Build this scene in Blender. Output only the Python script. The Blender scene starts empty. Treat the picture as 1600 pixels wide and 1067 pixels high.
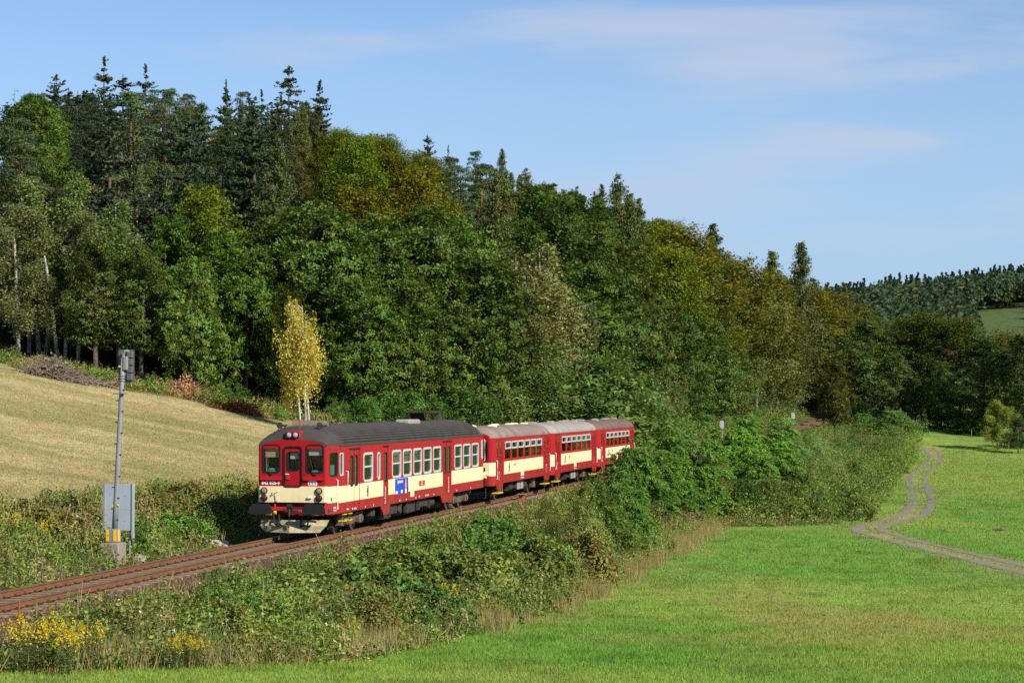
import bpy, math, random
import numpy as np
from mathutils import Vector, Matrix

# ------------------------------------------------------------------ camera, sky, sun, exposure
scene = bpy.context.scene
COL = scene.collection
CAMZ = 4.92
F = 3300.0                                  # focal length in photo pixels (1600 wide)
cam_d = bpy.data.cameras.new("camera")
cam_d.lens = F / 1600 * 36.0
cam_d.sensor_width = 36.0
cam_d.clip_start = 0.5
cam_d.clip_end = 6000
cam = bpy.data.objects.new("camera", cam_d)
COL.objects.link(cam)
cam.location = (0, 0, CAMZ)
cam.rotation_euler = (math.radians(90) + math.atan(90.5 / F), 0, 0)
scene.camera = cam

SUN_AZ = math.radians(180 - 46)            # clockwise from +Y
SUN_EL = math.radians(33)
to_sun = Vector((math.sin(SUN_AZ) * math.cos(SUN_EL), math.cos(SUN_AZ) * math.cos(SUN_EL), math.sin(SUN_EL)))
sun_d = bpy.data.lights.new("sun", 'SUN')
sun_d.energy = 5.0
sun_d.angle = math.radians(0.53)
sun_d.color = (1.0, 0.93, 0.82)
sun = bpy.data.objects.new("sun", sun_d)
COL.objects.link(sun)
sun.rotation_euler = (-to_sun).to_track_quat('-Z', 'Y').to_euler()
sun.location = (60, -60, 80)

world = bpy.data.worlds.new("World")
scene.world = world
world.use_nodes = True
nt = world.node_tree
for n in list(nt.nodes):
    nt.nodes.remove(n)
wo = nt.nodes.new('ShaderNodeOutputWorld')
bg = nt.nodes.new('ShaderNodeBackground')
sky = nt.nodes.new('ShaderNodeTexSky')
sky.sky_type = 'NISHITA'
sky.sun_disc = False
sky.sun_elevation = SUN_EL
sky.sun_rotation = SUN_AZ
sky.altitude = 3000
sky.air_density = 1.0
sky.dust_density = 0.0
sky.ozone_density = 3.0
bg.inputs['Strength'].default_value = 0.107
tc = nt.nodes.new('ShaderNodeTexCoord')
mp = nt.nodes.new('ShaderNodeMapping')
mp.inputs['Scale'].default_value = (2.2, 2.2, 13.0)
mp.inputs['Location'].default_value = (1.39, 0.6, 3.61)
nz = nt.nodes.new('ShaderNodeTexNoise')
nz.inputs['Scale'].default_value = 1.5
nz.inputs['Detail'].default_value = 7
nz.inputs['Roughness'].default_value = 0.52
nz.inputs['Distortion'].default_value = 0.35
rp = nt.nodes.new('ShaderNodeMapRange')
rp.interpolation_type = 'SMOOTHSTEP'
rp.inputs['From Min'].default_value = 0.545
rp.inputs['From Max'].default_value = 0.70
rp.inputs['To Max'].default_value = 0.75
mx = nt.nodes.new('ShaderNodeMix')
mx.data_type = 'RGBA'
mx.inputs['B'].default_value = (3.6, 4.2, 5.3, 1)
nt.links.new(tc.outputs['Generated'], mp.inputs['Vector'])
nt.links.new(mp.outputs['Vector'], nz.inputs['Vector'])
nt.links.new(nz.outputs['Fac'], rp.inputs['Value'])
nt.links.new(rp.outputs['Result'], mx.inputs['Factor'])
hzn = nt.nodes.new('ShaderNodeSeparateXYZ')          # hazy air low over the hills, all round
hzr = nt.nodes.new('ShaderNodeMapRange')
hzr.interpolation_type = 'SMOOTHSTEP'
hzr.inputs['From Min'].default_value = 0.0
hzr.inputs['From Max'].default_value = 0.24
hzr.inputs['To Min'].default_value = 0.97
hzr.inputs['To Max'].default_value = 0.0
hzm = nt.nodes.new('ShaderNodeMix')
hzm.data_type = 'RGBA'
hzm.inputs['B'].default_value = (2.62, 3.80, 5.10, 1)
nt.links.new(tc.outputs['Generated'], hzn.inputs['Vector'])
nt.links.new(hzn.outputs['Z'], hzr.inputs['Value'])
nt.links.new(hzr.outputs['Result'], hzm.inputs['Factor'])
nt.links.new(sky.outputs['Color'], hzm.inputs['A'])
nt.links.new(hzm.outputs['Result'], mx.inputs['A'])
nt.links.new(mx.outputs['Result'], bg.inputs['Color'])
nt.links.new(bg.outputs[0], wo.inputs[0])

vs = scene.view_settings
vs.view_transform = 'Standard'
vs.look = 'None'
vs.exposure = 0.45
vs.gamma = 1.0
scene.render.engine = 'CYCLES'
cy = scene.cycles
cy.max_bounces = 6
cy.diffuse_bounces = 2
cy.glossy_bounces = 2
cy.transmission_bounces = 3
cy.transparent_max_bounces = 8
cy.volume_bounces = 0
cy.caustics_reflective = False
cy.caustics_refractive = False
cy.use_adaptive_sampling = True
cy.adaptive_threshold = 0.02
cy.use_denoising = False

# ------------------------------------------------------------------ helpers
RNG = np.random.default_rng(842)
random.seed(25)
PI = math.pi


def sstep(a, b, x):
    t = np.clip((x - a) / (b - a), 0, 1)
    return t * t * (3 - 2 * t)


_ng = np.random.default_rng(5).random((256, 256))


def vnoise(x, y):
    """smooth value noise 0..1, vectorised"""
    x = np.asarray(x, float); y = np.asarray(y, float)
    xi = np.floor(x).astype(int); yi = np.floor(y).astype(int)
    fx = x - xi; fy = y - yi
    fx = fx * fx * (3 - 2 * fx); fy = fy * fy * (3 - 2 * fy)
    g = lambda a, b: _ng[a & 255, b & 255]
    return (g(xi, yi) * (1 - fx) + g(xi + 1, yi) * fx) * (1 - fy) + (g(xi, yi + 1) * (1 - fx) + g(xi + 1, yi + 1) * fx) * fy


def fbm(x, y, o=4):
    s = 0; a = .5; t = 0
    for k in range(o):
        s = s + a * vnoise(x * 2 ** k + 17 * k, y * 2 ** k + 31 * k); t += a; a *= .5
    return s / t


def pin(m, names, val):
    for n in names:
        if n in m.inputs:
            m.inputs[n].default_value = val
            return


def mat(name, color, rough=0.6, spec=0.3, metal=0.0, var=0.0, scale=8.0, color2=None, bump=0.0, bscale=None, coat=0.0, coords='Object'):
    m = bpy.data.materials.new(name)
    m.use_nodes = True
    t = m.node_tree
    b = t.nodes['Principled BSDF']
    b.inputs['Base Color'].default_value = (*color, 1)
    b.inputs['Roughness'].default_value = rough
    pin(b, ['Specular IOR Level', 'Specular'], spec)
    b.inputs['Metallic'].default_value = metal
    pin(b, ['Coat Weight'], coat)
    if var or color2 or bump:
        tcn = t.nodes.new('ShaderNodeTexCoord')
        n = t.nodes.new('ShaderNodeTexNoise')
        n.inputs['Scale'].default_value = scale
        n.inputs['Detail'].default_value = 6
        n.inputs['Roughness'].default_value = 0.65
        t.links.new(tcn.outputs[coords], n.inputs['Vector'])
        if var or color2:
            cr = t.nodes.new('ShaderNodeValToRGB')
            cr.color_ramp.elements[0].position = 0.3
            cr.color_ramp.elements[1].position = 0.7
            c2 = color2 or tuple(c * (1 - var) for c in color)
            cr.color_ramp.elements[0].color = (*c2, 1)
            cr.color_ramp.elements[1].color = (*color, 1)
            t.links.new(n.outputs['Fac'], cr.inputs['Fac'])
            t.links.new(cr.outputs['Color'], b.inputs['Base Color'])
        if bump:
            bp = t.nodes.new('ShaderNodeBump')
            bp.inputs['Strength'].default_value = bump
            bp.inputs['Distance'].default_value = 0.02
            if bscale:
                n2 = t.nodes.new('ShaderNodeTexNoise')
                n2.inputs['Scale'].default_value = bscale
                n2.inputs['Detail'].default_value = 4
                t.links.new(tcn.outputs[coords], n2.inputs['Vector'])
                t.links.new(n2.outputs['Fac'], bp.inputs['Height'])
            else:
                t.links.new(n.outputs['Fac'], bp.inputs['Height'])
            t.links.new(bp.outputs['Normal'], b.inputs['Normal'])
    return m


def foliage_mat(name, trans=0.28, rough=0.5, spec=0.25):
    """leaf colour = per-leaf vertex colour x the object's own colour"""
    m = bpy.data.materials.new(name)
    m.use_nodes = True
    t = m.node_tree
    b = t.nodes['Principled BSDF']
    out = t.nodes['Material Output']
    at = t.nodes.new('ShaderNodeAttribute'); at.attribute_name = 'Col'
    oi = t.nodes.new('ShaderNodeObjectInfo')
    mu = t.nodes.new('ShaderNodeMix'); mu.data_type = 'RGBA'; mu.blend_type = 'MULTIPLY'
    mu.inputs['Factor'].default_value = 1.0
    t.links.new(at.outputs['Color'], mu.inputs['A'])
    t.links.new(oi.outputs['Color'], mu.inputs['B'])
    t.links.new(mu.outputs['Result'], b.inputs['Base Color'])
    b.inputs['Roughness'].default_value = rough
    pin(b, ['Specular IOR Level'], spec)
    tr = t.nodes.new('ShaderNodeBsdfTranslucent')
    hs = t.nodes.new('ShaderNodeMix'); hs.data_type = 'RGBA'; hs.blend_type = 'MULTIPLY'
    hs.inputs['Factor'].default_value = 1.0
    hs.inputs['B'].default_value = (1.25, 1.35, 0.6, 1)
    t.links.new(mu.outputs['Result'], hs.inputs['A'])
    t.links.new(hs.outputs['Result'], tr.inputs['Color'])
    ms = t.nodes.new('ShaderNodeMixShader')
    ms.inputs['Fac'].default_value = trans
    t.links.new(b.outputs[0], ms.inputs[1])
    t.links.new(tr.outputs[0], ms.inputs[2])
    t.links.new(ms.outputs[0], out.inputs['Surface'])
    return m


def np_mesh(name, verts, faces, col=None, mats=None, mi=None, smooth=False):
    """fast mesh from numpy; faces is (M,k) with one k"""
    verts = np.asarray(verts, np.float32); faces = np.asarray(faces, np.int32)
    me = bpy.data.meshes.new(name)
    me.vertices.add(len(verts)); me.vertices.foreach_set('co', verts.ravel())
    k = faces.shape[1]; n = len(faces)
    me.loops.add(n * k); me.loops.foreach_set('vertex_index', faces.ravel())
    me.polygons.add(n)
    me.polygons.foreach_set('loop_start', np.arange(0, n * k, k, dtype=np.int32))
    me.polygons.foreach_set('loop_total', np.full(n, k, np.int32))
    if mi is not None:
        me.polygons.foreach_set('material_index', np.asarray(mi, np.int32))
    if smooth:
        me.polygons.foreach_set('use_smooth', np.ones(n, bool))
    me.update(calc_edges=True)
    if col is not None:
        a = me.color_attributes.new('Col', 'FLOAT_COLOR', 'POINT')
        c = np.ones((len(verts), 4), np.float32); c[:, :3] = col
        a.data.foreach_set('color', c.ravel())
    for m in (mats or []):
        me.materials.append(m)
    return me


def link(name, me, parent=None, loc=None):
    o = bpy.data.objects.new(name, me)
    COL.objects.link(o)
    if parent is not None:
        o.parent = parent
    if loc is not None:
        o.location = loc
    return o


def tag(o, label=None, cat=None, group=None, kind=None):
    if label: o['label'] = label
    if cat: o['category'] = cat
    if group: o['group'] = group
    if kind: o['kind'] = kind
    return o


def empty(name, loc=(0, 0, 0), rz=0.0, label=None, cat=None, group=None):
    o = bpy.data.objects.new(name, None)
    COL.objects.link(o)
    o.location = loc
    o.rotation_euler = (0, 0, rz)
    o.empty_display_size = 0.3
    return tag(o, label, cat, group)


class MB:
    """collects shapes of one part"""
    def __init__(s):
        s.v = []; s.f = []; s.m = []

    def add(s, verts, faces, m=0):
        o = len(s.v)
        s.v += [tuple(p) for p in verts]
        s.f += [tuple(i + o for i in f) for f in faces]
        s.m += [m] * len(faces)
        return s

    def box(s, x0, x1, y0, y1, z0, z1, m=0, fn=None):
        p = [(x, y, z) for z in (z0, z1) for y in (y0, y1) for x in (x0, x1)]
        if fn: p = [fn(*q) for q in p]
        return s.add(p, [(0, 2, 3, 1), (4, 5, 7, 6), (0, 1, 5, 4), (2, 6, 7, 3), (0, 4, 6, 2), (1, 3, 7, 5)], m)

    def rbox(s, x0, x1, y0, y1, z0, z1, b=.02, m=0):
        """box with chamfered vertical and horizontal edges (three rings)"""
        rings = []
        for z, i in ((z0, b), (z0 + b, 0), (z1 - b, 0), (z1, b)):
            c = b
            X0, X1, Y0, Y1 = x0 + i, x1 - i, y0 + i, y1 - i
            rings.append([(X0 + c, Y0, z), (X1 - c, Y0, z), (X1, Y0 + c, z), (X1, Y1 - c, z), (X1 - c, Y1, z), (X0 + c, Y1, z), (X0, Y1 - c, z), (X0, Y0 + c, z)])
        vv = [p for r in rings for p in r]
        ff = [(k * 8 + j, k * 8 + (j + 1) % 8, k * 8 + 8 + (j + 1) % 8, k * 8 + 8 + j) for k in range(3) for j in range(8)]
        ff += [tuple(range(7, -1, -1)), tuple(range(24, 32))]
        return s.add(vv, ff, m)

    def tube(s, pts, r, n=8, m=0, cap=True):
        """r: one radius or one per point"""
        pts = [Vector(p) for p in pts]
        rr = r if isinstance(r, (list, tuple)) else [r] * len(pts)
        vv = []; ff = []
        up = Vector((0, 0, 1))
        for i, p in enumerate(pts):
            d = (pts[min(i + 1, len(pts) - 1)] - pts[max(i - 1, 0)]).normalized()
            a = d.cross(up)
            if a.length < 1e-3: a = d.cross(Vector((1, 0, 0)))
            a.normalize(); b = d.cross(a)
            for k in range(n):
                t = 2 * PI * k / n
                vv.append(p + (a * math.cos(t) + b * math.sin(t)) * rr[i])
        for i in range(len(pts) - 1):
            for k in range(n):
                ff.append((i * n + k, i * n + (k + 1) % n, (i + 1) * n + (k + 1) % n, (i + 1) * n + k))
        if cap:
            ff.append(tuple(range(n - 1, -1, -1)))
            ff.append(tuple((len(pts) - 1) * n + k for k in range(n)))
        return s.add(vv, ff, m)

    def cyl(s, p0, p1, r0, r1=None, n=14, m=0):
        return s.tube([p0, p1], [r0, r0 if r1 is None else r1], n, m)

    def prism(s, poly, fn, a0, a1, m=0):
        """poly: 2-D points, fn(u, v, a) -> 3-D"""
        n = len(poly)
        vv = [fn(u, v, a0) for u, v in poly] + [fn(u, v, a1) for u, v in poly]
        ff = [(i, (i + 1) % n, n + (i + 1) % n, n + i) for i in range(n)] + [tuple(range(n - 1, -1, -1)), tuple(range(n, 2 * n))]
        return s.add(vv, ff, m)

    def build(s, name, mats, parent=None, smooth=False, loc=None):
        me = bpy.data.meshes.new(name)
        me.from_pydata([tuple(p) for p in s.v], [], s.f)
        if not isinstance(mats, (list, tuple)): mats = [mats]
        for m in mats: me.materials.append(m)
        me.polygons.foreach_set('material_index', s.m)
        if smooth: me.polygons.foreach_set('use_smooth', [True] * len(s.f))
        me.update()
        return link(name, me, parent, loc)


def copy_tree(o, parent=None):
    c = o.copy()
    COL.objects.link(c)
    c.parent = parent
    for ch in list(o.children):
        copy_tree(ch, c)
    return c


def text(name, s, size, m, parent, M4, align='CENTER', ext=0.002, bold=0.0):
    """lettering as a mesh; M4 places the text plane (x right, y up)"""
    cu = bpy.data.curves.new(name, 'FONT')
    cu.body = s; cu.size = size; cu.align_x = align; cu.align_y = 'CENTER'; cu.extrude = ext; cu.resolution_u = 2; cu.offset = bold
    t = bpy.data.objects.new(name, cu)
    COL.objects.link(t)
    bpy.context.view_layer.update()
    me = bpy.data.meshes.new_from_object(t.evaluated_get(bpy.context.evaluated_depsgraph_get()))
    bpy.data.objects.remove(t); bpy.data.curves.remove(cu)
    me.materials.clear(); me.materials.append(m)
    me.transform(M4)
    return link(name, me, parent)


# ------------------------------------------------------------------ the lie of the land
HEAD = math.atan(711 / F)                     # heading of the track, clockwise from +Y
D = Vector((math.sin(HEAD), math.cos(HEAD)))
N = Vector((math.cos(HEAD), -math.sin(HEAD)))  # to the right of the track
RO = Vector((-6.22, 76.0)) - 1.43 * N - 1.0 * D  # rail-car nose on the centre line, s = 0
S1, RAD = 292.0, 190.0                         # straight until S1, then a right-hand bend


def su(x, y):
    x = np.asarray(x, float); y = np.asarray(y, float)
    rx, ry = x - RO.x, y - RO.y
    s = rx * D.x + ry * D.y
    u = rx * N.x + ry * N.y
    cs, cu = s - S1, u - RAD
    ang = np.arctan2(cs, -cu)
    far = (s > S1) & (u < RAD * .98)
    s2 = np.where(far, S1 + RAD * ang, s)
    u2 = np.where(far, RAD - np.hypot(cs, cu), u)
    return s2, u2


def at_su(s, u):
    if s <= S1:
        p = RO + D * s + N * u
        return p.x, p.y
    a = (s - S1) / RAD
    c = RO + D * S1 + N * RAD
    r = RAD - u
    p = c + D * (r * math.sin(a)) - N * (r * math.cos(a))
    return p.x, p.y


def zrail(s):
    return 1.75 * sstep(85, 330, s)


def height(x, y):
    x = np.asarray(x, float); y = np.asarray(y, float)
    s, u = su(x, y)
    zr = zrail(s)
    form = zr - 0.42                            # formation under the ballast
    # meadow to the right
    zm = -3.0 + 2.7 * (1 - sstep(-46, 12, s)) + 0.9 * (1 - sstep(-90, -46, s)) + 4.4 * sstep(205, 292, s) * (1 - .62 * sstep(16, 52, u))
    zm = zm + 2.35 * np.exp(-(x * x + y * y) / 19.0 ** 2)
    zm = zm + .22 * (fbm(x / 14, y / 14, 3) - .5) * sstep(3, 9, u)
    zm = zm - .004 * np.maximum(0, u - 30) * sstep(40, 120, s) * 4
    right = np.where(zm < form, np.maximum(zm, form - np.maximum(0, u - 2.7) / 1.75), np.minimum(zm, form + np.maximum(0, u - 2.7) * .45))
    # bank, hay meadow and wooded hill to the left
    v = -u
    left = np.interp(v, [2.7, 3.6, 5.2], [0, .40, .90]) + form + .20 * np.maximum(0, v - 5.2)
    left = left + sstep(66, 105, s) * .50 * np.maximum(0, v - 7)
    left = left + .09 * np.maximum(0, y - 146) * sstep(12, 30, v)
    left = left + .35 * (fbm(x / 18, y / 18, 3) - .5) * sstep(6, 20, v)
    left = np.where(left > 17, 17 + 7 * np.tanh((left - 17) / 9), left)
    z = np.where(u > 0, right, left)
    # far hills beyond the wood
    far = 60 * np.exp(-((x - 400) / 230) ** 2 - ((y - 1200) / 420) ** 2) + 17 * np.exp(-((x - 150) / 130) ** 2 - ((y - 1000) / 240) ** 2)
    far = far + 4 * sstep(420, 900, y)
    w = sstep(395, 640, y)
    return z * (1 - w) + (far + np.clip(z, -3, 12) * .5) * w


def hz(x, y):
    return float(height(np.array([x]), np.array([y]))[0])


def at_px(px, d):
    """a point of the ground in the direction of photo column px, d metres ahead"""
    x = (px - 800) / F * d
    return x, d, hz(x, d)


def on_ground(px, py, d0=30, d1=420):
    """first point of the ground seen at photo pixel (px, py)"""
    ds = np.arange(d0, d1, .25)
    xs = (px - 800) / F * ds
    zs = height(xs, ds)
    ys = 624 + (CAMZ - zs) * F / ds
    k = np.argmax(ys <= py)
    return xs[k], ds[k], zs[k]

# ------------------------------------------------------------------ ground
def ground_mat():
    m = bpy.data.materials.new('ground_cover')
    m.use_nodes = True
    t = m.node_tree
    b = t.nodes['Principled BSDF']
    b.inputs['Roughness'].default_value = 0.9
    pin(b, ['Specular IOR Level'], 0.1)
    at = t.nodes.new('ShaderNodeAttribute'); at.attribute_name = 'Col'
    tcn = t.nodes.new('ShaderNodeTexCoord')
    fac = None
    last = at.outputs['Color']
    for sc, lo, hi, det in ((0.35, .78, 1.2, 5), (2.6, .70, 1.3, 6), (14.0, .62, 1.38, 3)):
        n = t.nodes.new('ShaderNodeTexNoise')
        n.inputs['Scale'].default_value = sc; n.inputs['Detail'].default_value = det; n.inputs['Roughness'].default_value = .6
        t.links.new(tcn.outputs['Object'], n.inputs['Vector'])
        mr = t.nodes.new('ShaderNodeMapRange')
        mr.inputs['From Min'].default_value = .3; mr.inputs['From Max'].default_value = .7
        mr.inputs['To Min'].default_value = lo; mr.inputs['To Max'].default_value = hi
        t.links.new(n.outputs['Fac'], mr.inputs['Value'])
        mu = t.nodes.new('ShaderNodeMix'); mu.data_type = 'RGBA'; mu.blend_type = 'MULTIPLY'; mu.inputs['Factor'].default_value = 1
        t.links.new(last, mu.inputs['A']); t.links.new(mr.outputs['Result'], mu.inputs['B'])
        last = mu.outputs['Result']
        fac = n
    t.links.new(last, b.inputs['Base Color'])
    bp = t.nodes.new('ShaderNodeBump'); bp.inputs['Strength'].default_value = .6; bp.inputs['Distance'].default_value = .08
    t.links.new(fac.outputs['Fac'], bp.inputs['Height'])
    t.links.new(bp.outputs['Normal'], b.inputs['Normal'])
    return m


def lines(*segs):
    out = []
    for a, b, st in segs:
        out += list(np.arange(a, b, st))
    out.append(segs[-1][1])
    return np.array(out)


def is_wood(x, y):
    """inside the wooded hill left of and behind the track"""
    s, u = su(x, y)
    e = 141 + 7 * (vnoise(x / 9, y / 9 + 40) - .5)
    left = (u < -8.5) & (y > e) & (y < 620)
    right = (s > 300 + 0 * u) & (u > 0) & (u < 400) & (y < 620)
    return left | right


DRY = np.array([.31, .255, .095])
def meadow_colour(x, y, s, u):
    """straw-coloured patches in the green meadow"""
    g = np.array([.150, .282, .046]); g2 = np.array([.225, .315, .058])
    f = sstep(.40, .62, fbm(x / 11 + 3, y / 20, 4))[:, None]
    c = g * (1 - f) + g2 * f
    dp = sstep(.42, .62, fbm(x / 3.4 + 9, y / 7, 4)) * (.22 + .78 * np.exp(-((x - 9 - .05 * y) / 10) ** 2 - ((y - 72) / 15) ** 2))
    dp = np.maximum(dp, .75 * np.exp(-((u - 9.5) / 1.6) ** 2) * sstep(-25, 0, s) * (1 - sstep(40, 60, s)) * sstep(.35, .6, fbm(x / 3, y / 3, 3)))
    dp = np.maximum(dp, .55 * sstep(.45, .7, fbm(x / 16, y / 7 + 50, 4)) * sstep(130, 200, y))
    dp = dp[:, None]
    lush = sstep(.5, .75, fbm(x / .9 + 77, y / 1.6, 3))[:, None]
    c = c * (1 - .26 * lush)
    return c * (1 - .62 * dp) + DRY * .62 * dp


def hay_colour(x, y):
    a = np.array([.37, .30, .14]); b = np.array([.285, .255, .10]); c = np.array([.45, .375, .19])
    f = sstep(.38, .62, fbm(x / 10 + 70, y / 4.5, 4))[:, None]
    k = sstep(.5, .7, fbm(x / 5, y / 2.2 + 90, 4))[:, None] * .6
    return (a * f + b * (1 - f)) * (1 - k) + c * k


# ------------------------------------------------------------------ farm road: two worn strips with grass between
ROADPX = [(1660, 904), (1600, 889.5), (1545, 876), (1490, 864), (1430, 849), (1385, 838), (1362, 831), (1353, 826.5), (1362, 821.5), (1391, 815), (1416, 808), (1433, 797), (1440.5, 783), (1437, 766), (1431, 750), (1435, 739), (1447, 730), (1459, 721), (1461, 712), (1454, 704), (1446, 697)]
rp_ = [Vector(on_ground(a, b, 60, 330)[:2]) for a, b in ROADPX]


def catmull(P, n=10):
    out = []
    for i in range(len(P) - 1):
        p0, p1, p2, p3 = P[max(i - 1, 0)], P[i], P[i + 1], P[min(i + 2, len(P) - 1)]
        for k in range(n):
            t = k / n
            out.append(.5 * ((2 * p1) + (p2 - p0) * t + (2 * p0 - 5 * p1 + 4 * p2 - p3) * t * t + (3 * p1 - p0 - 3 * p2 + p3) * t ** 3))
    out.append(P[-1])
    return out


road = catmull(rp_, 14)
for _ in range(3):                            # even out the bends
    road = [sum(road[max(0, i - 5):i + 6], Vector((0, 0))) / len(road[max(0, i - 5):i + 6]) for i in range(len(road))]
ROADPTS = np.array([(p.x, p.y) for p in road])


def road_dist(x, y):
    x = np.asarray(x); y = np.asarray(y)
    out = np.full(len(x), 1e9)
    for q in ROADPTS[::3]:
        out = np.minimum(out, np.hypot(x - q[0], y - q[1]))
    return out


gx = lines((-900, -160, 40), (-160, -60, 4), (-60, 85, .6), (85, 160, 3), (160, 700, 18), (700, 1500, 100))
gy = lines((-60, 16, 3), (16, 150, .6), (150, 330, 1.5), (330, 700, 9), (700, 1500, 16), (1500, 3000, 150))
GX, GY = np.meshgrid(gx, gy)
gxf, gyf = GX.ravel(), GY.ravel()
gz = height(gxf, gyf)
gs, gu = su(gxf, gyf)
nx, ny = len(gx), len(gy)
ii = np.arange(nx * ny).reshape(ny, nx)
gf = np.stack([ii[:-1, :-1], ii[:-1, 1:], ii[1:, 1:], ii[1:, :-1]], -1).reshape(-1, 4)
gc = meadow_colour(gxf, gyf, gs, gu)
w = sstep(-6.5, -8.5, gu)[:, None] if False else np.clip((-gu - 5.5) / 2.5, 0, 1)[:, None]
gc = gc * (1 - w) + hay_colour(gxf, gyf) * w
belt = (np.clip((gu + 6) / 1, 0, 1) * np.clip((np.interp(gs, [40, 59, 63, 300], [8.2, 8.4, 16, 15]) - gu) / 1.2, 0, 1))[:, None]
belt = belt * np.clip((gyf - np.interp(gxf, [-11, -9, -5, 0], [42.6, 43.6, 47.2, 48.8])) / 1.0, 0, 1)[:, None]
weedc = np.array([.085, .085, .03]) * (.7 + .6 * fbm(gxf / 2, gyf / 2, 3))[:, None]
gc = gc * (1 - belt) + weedc * belt
rdv = (np.exp(-(road_dist(gxf, gyf) / 1.5) ** 2) * .85)[:, None]
gc = gc * (1 - rdv) + DRY * rdv
form = np.clip((3.4 - np.abs(gu)) / .6, 0, 1)[:, None] * (gs < 420)[:, None]
gc = gc * (1 - form) + np.array([.10, .066, .045]) * form
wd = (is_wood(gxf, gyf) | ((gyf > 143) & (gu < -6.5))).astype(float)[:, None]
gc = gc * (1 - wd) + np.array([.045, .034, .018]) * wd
farw = sstep(620, 640, gyf)[:, None]
fieldc = np.array([.085, .12, .04])
gc = gc * (1 - farw) + fieldc * farw
M_GROUND = ground_mat()
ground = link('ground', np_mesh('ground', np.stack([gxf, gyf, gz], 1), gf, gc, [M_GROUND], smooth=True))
tag(ground, kind='structure')

M_ROAD = mat('worn_road_strip', (.27, .24, .195), .9, .15, var=.35, scale=1.5, bump=.5, bscale=25)
rb = MB()
for side in (-1, 1):
    vv = []; ff = []
    for i, p in enumerate(road):
        d = (road[min(i + 1, len(road) - 1)] - road[max(i - 1, 0)]).normalized()
        n = Vector((d.y, -d.x))
        ww = .13 * (vnoise(i * .23, side * 7) - .5) + .08 * (vnoise(i * .9, side * 3) - .5)
        for o in (.42 + ww * 2, .70, 1.04 - ww * 2):
            q = p + n * side * o
            vv.append((q.x, q.y, hz(q.x, q.y) + (.03 if o == .70 else .012)))
    for i in range(len(road) - 1):
        for k in range(2):
            a = i * 3 + k
            ff.append((a, a + 1, a + 4, a + 3))
    rb.add(vv, ff)
tag(rb.build('farm_road', M_ROAD, smooth=True), kind='structure')


# ------------------------------------------------------------------ railway track
M_RAIL = mat('rusty_rail', (.20, .088, .038), .75, .3, var=.35, scale=3, coords='Object')
M_RAILTOP = mat('worn_rail_head', (.13, .125, .13), .45, .5, metal=.3)
M_SLEEPER = mat('weathered_sleeper', (.25, .18, .12), .9, .1, var=.4, scale=5, bump=.5, bscale=30)
M_FAST = mat('rusty_fastening', (.085, .045, .028), .85, .2)
M_BALLAST = mat('ballast', (.115, .066, .042), .95, .1, color2=(.06, .035, .023), scale=9, bump=1.0, bscale=22, coords='Object')
M_STONE = foliage_mat('ballast_stone', 0.0, .95, .1)
M_CONC = mat('concrete', (.30, .26, .21), .9, .15, var=.35, scale=4, bump=.4, bscale=30)

track = empty('railway_track', (*at_su(0, 0), 0), 0, 'rusty single railway track curving away under the train', 'railway track')
inv = Matrix.Translation(-track.location)
ss = np.concatenate([np.arange(-60, 292, 2.0), np.arange(292, 470, 2.0)])
prof = [(-.07, -.165), (.07, -.165), (.07, -.15), (.012, -.125), (.012, -.045), (.036, -.035), (.036, 0), (-.036, 0), (-.036, -.035), (-.012, -.045), (-.012, -.125), (-.07, -.15)]
for side in (-1, 1):
    b = MB(); vv = []; ff = []; n = len(prof)
    for s in ss:
        zr = float(zrail(s))
        for (a, c) in prof:
            x, y = at_su(s, side * .753 + a)
            vv.append((x - track.location.x, y - track.location.y, zr + c))
    for i in range(len(ss) - 1):
        for k in range(n):
            ff.append((i * n + k, i * n + (k + 1) % n, (i + 1) * n + (k + 1) % n, (i + 1) * n + k))
    b.add(vv, ff)
    b.m = [1 if (j % n) == 6 else 0 for j in range(len(ff))]
    b.build('rail', [M_RAIL, M_RAILTOP], track)
sl = MB().rbox(-.12, .12, -1.25, 1.25, -.16, 0, .02)
sl_me = sl.build('sleeper', M_SLEEPER, track)
fa = MB()
for y in (-.753, .753):
    fa.box(-.085, .085, y - .19, y + .19, .001, .022)
    for o in (-.115, .115):
        fa.rbox(-.045, .045, y + o - .03, y + o + .03, .02, .075, .012)
FV = np.array(fa.v); FFc = fa.f; FAST = MB()
rr = random.Random(3)
for i in range(300):
    s = -38 + i * .63
    o = sl_me if i == 0 else sl_me.copy()
    if i:
        COL.objects.link(o); o.parent = track
    x, y = at_su(s + rr.uniform(-.03, .03), rr.uniform(-.03, .03))
    o.location = (x - track.location.x, y - track.location.y, float(zrail(s)) - .187)
    o.rotation_euler = (0, 0, PI / 2 - HEAD + rr.uniform(-.015, .015))
    if i < 190:
        ca, sa = D.x, D.y
        FAST.add([(o.location.x + p[0] * ca - p[1] * sa, o.location.y + p[0] * sa + p[1] * ca, o.location.z + p[2]) for p in FV], FFc)
tag(FAST.build('rail_fastenings', M_FAST, track), kind='stuff')
b = MB()
for i in range(270):
    s = -38 + (300 + i) * .63
    x, y = at_su(s, 0); x2, y2 = at_su(s + .1, 0)
    a = math.atan2(y2 - y, x2 - x); ca, sa = math.cos(a), math.sin(a); zr = float(zrail(s)) - .187
    b.box(-.12, .12, -1.25, 1.25, -.16, 0, fn=lambda p, q, r: (x - track.location.x + p * ca - q * sa, y - track.location.y + p * sa + q * ca, r + zr))
tag(b.build('distant_sleepers', M_SLEEPER, track), kind='stuff')

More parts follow.
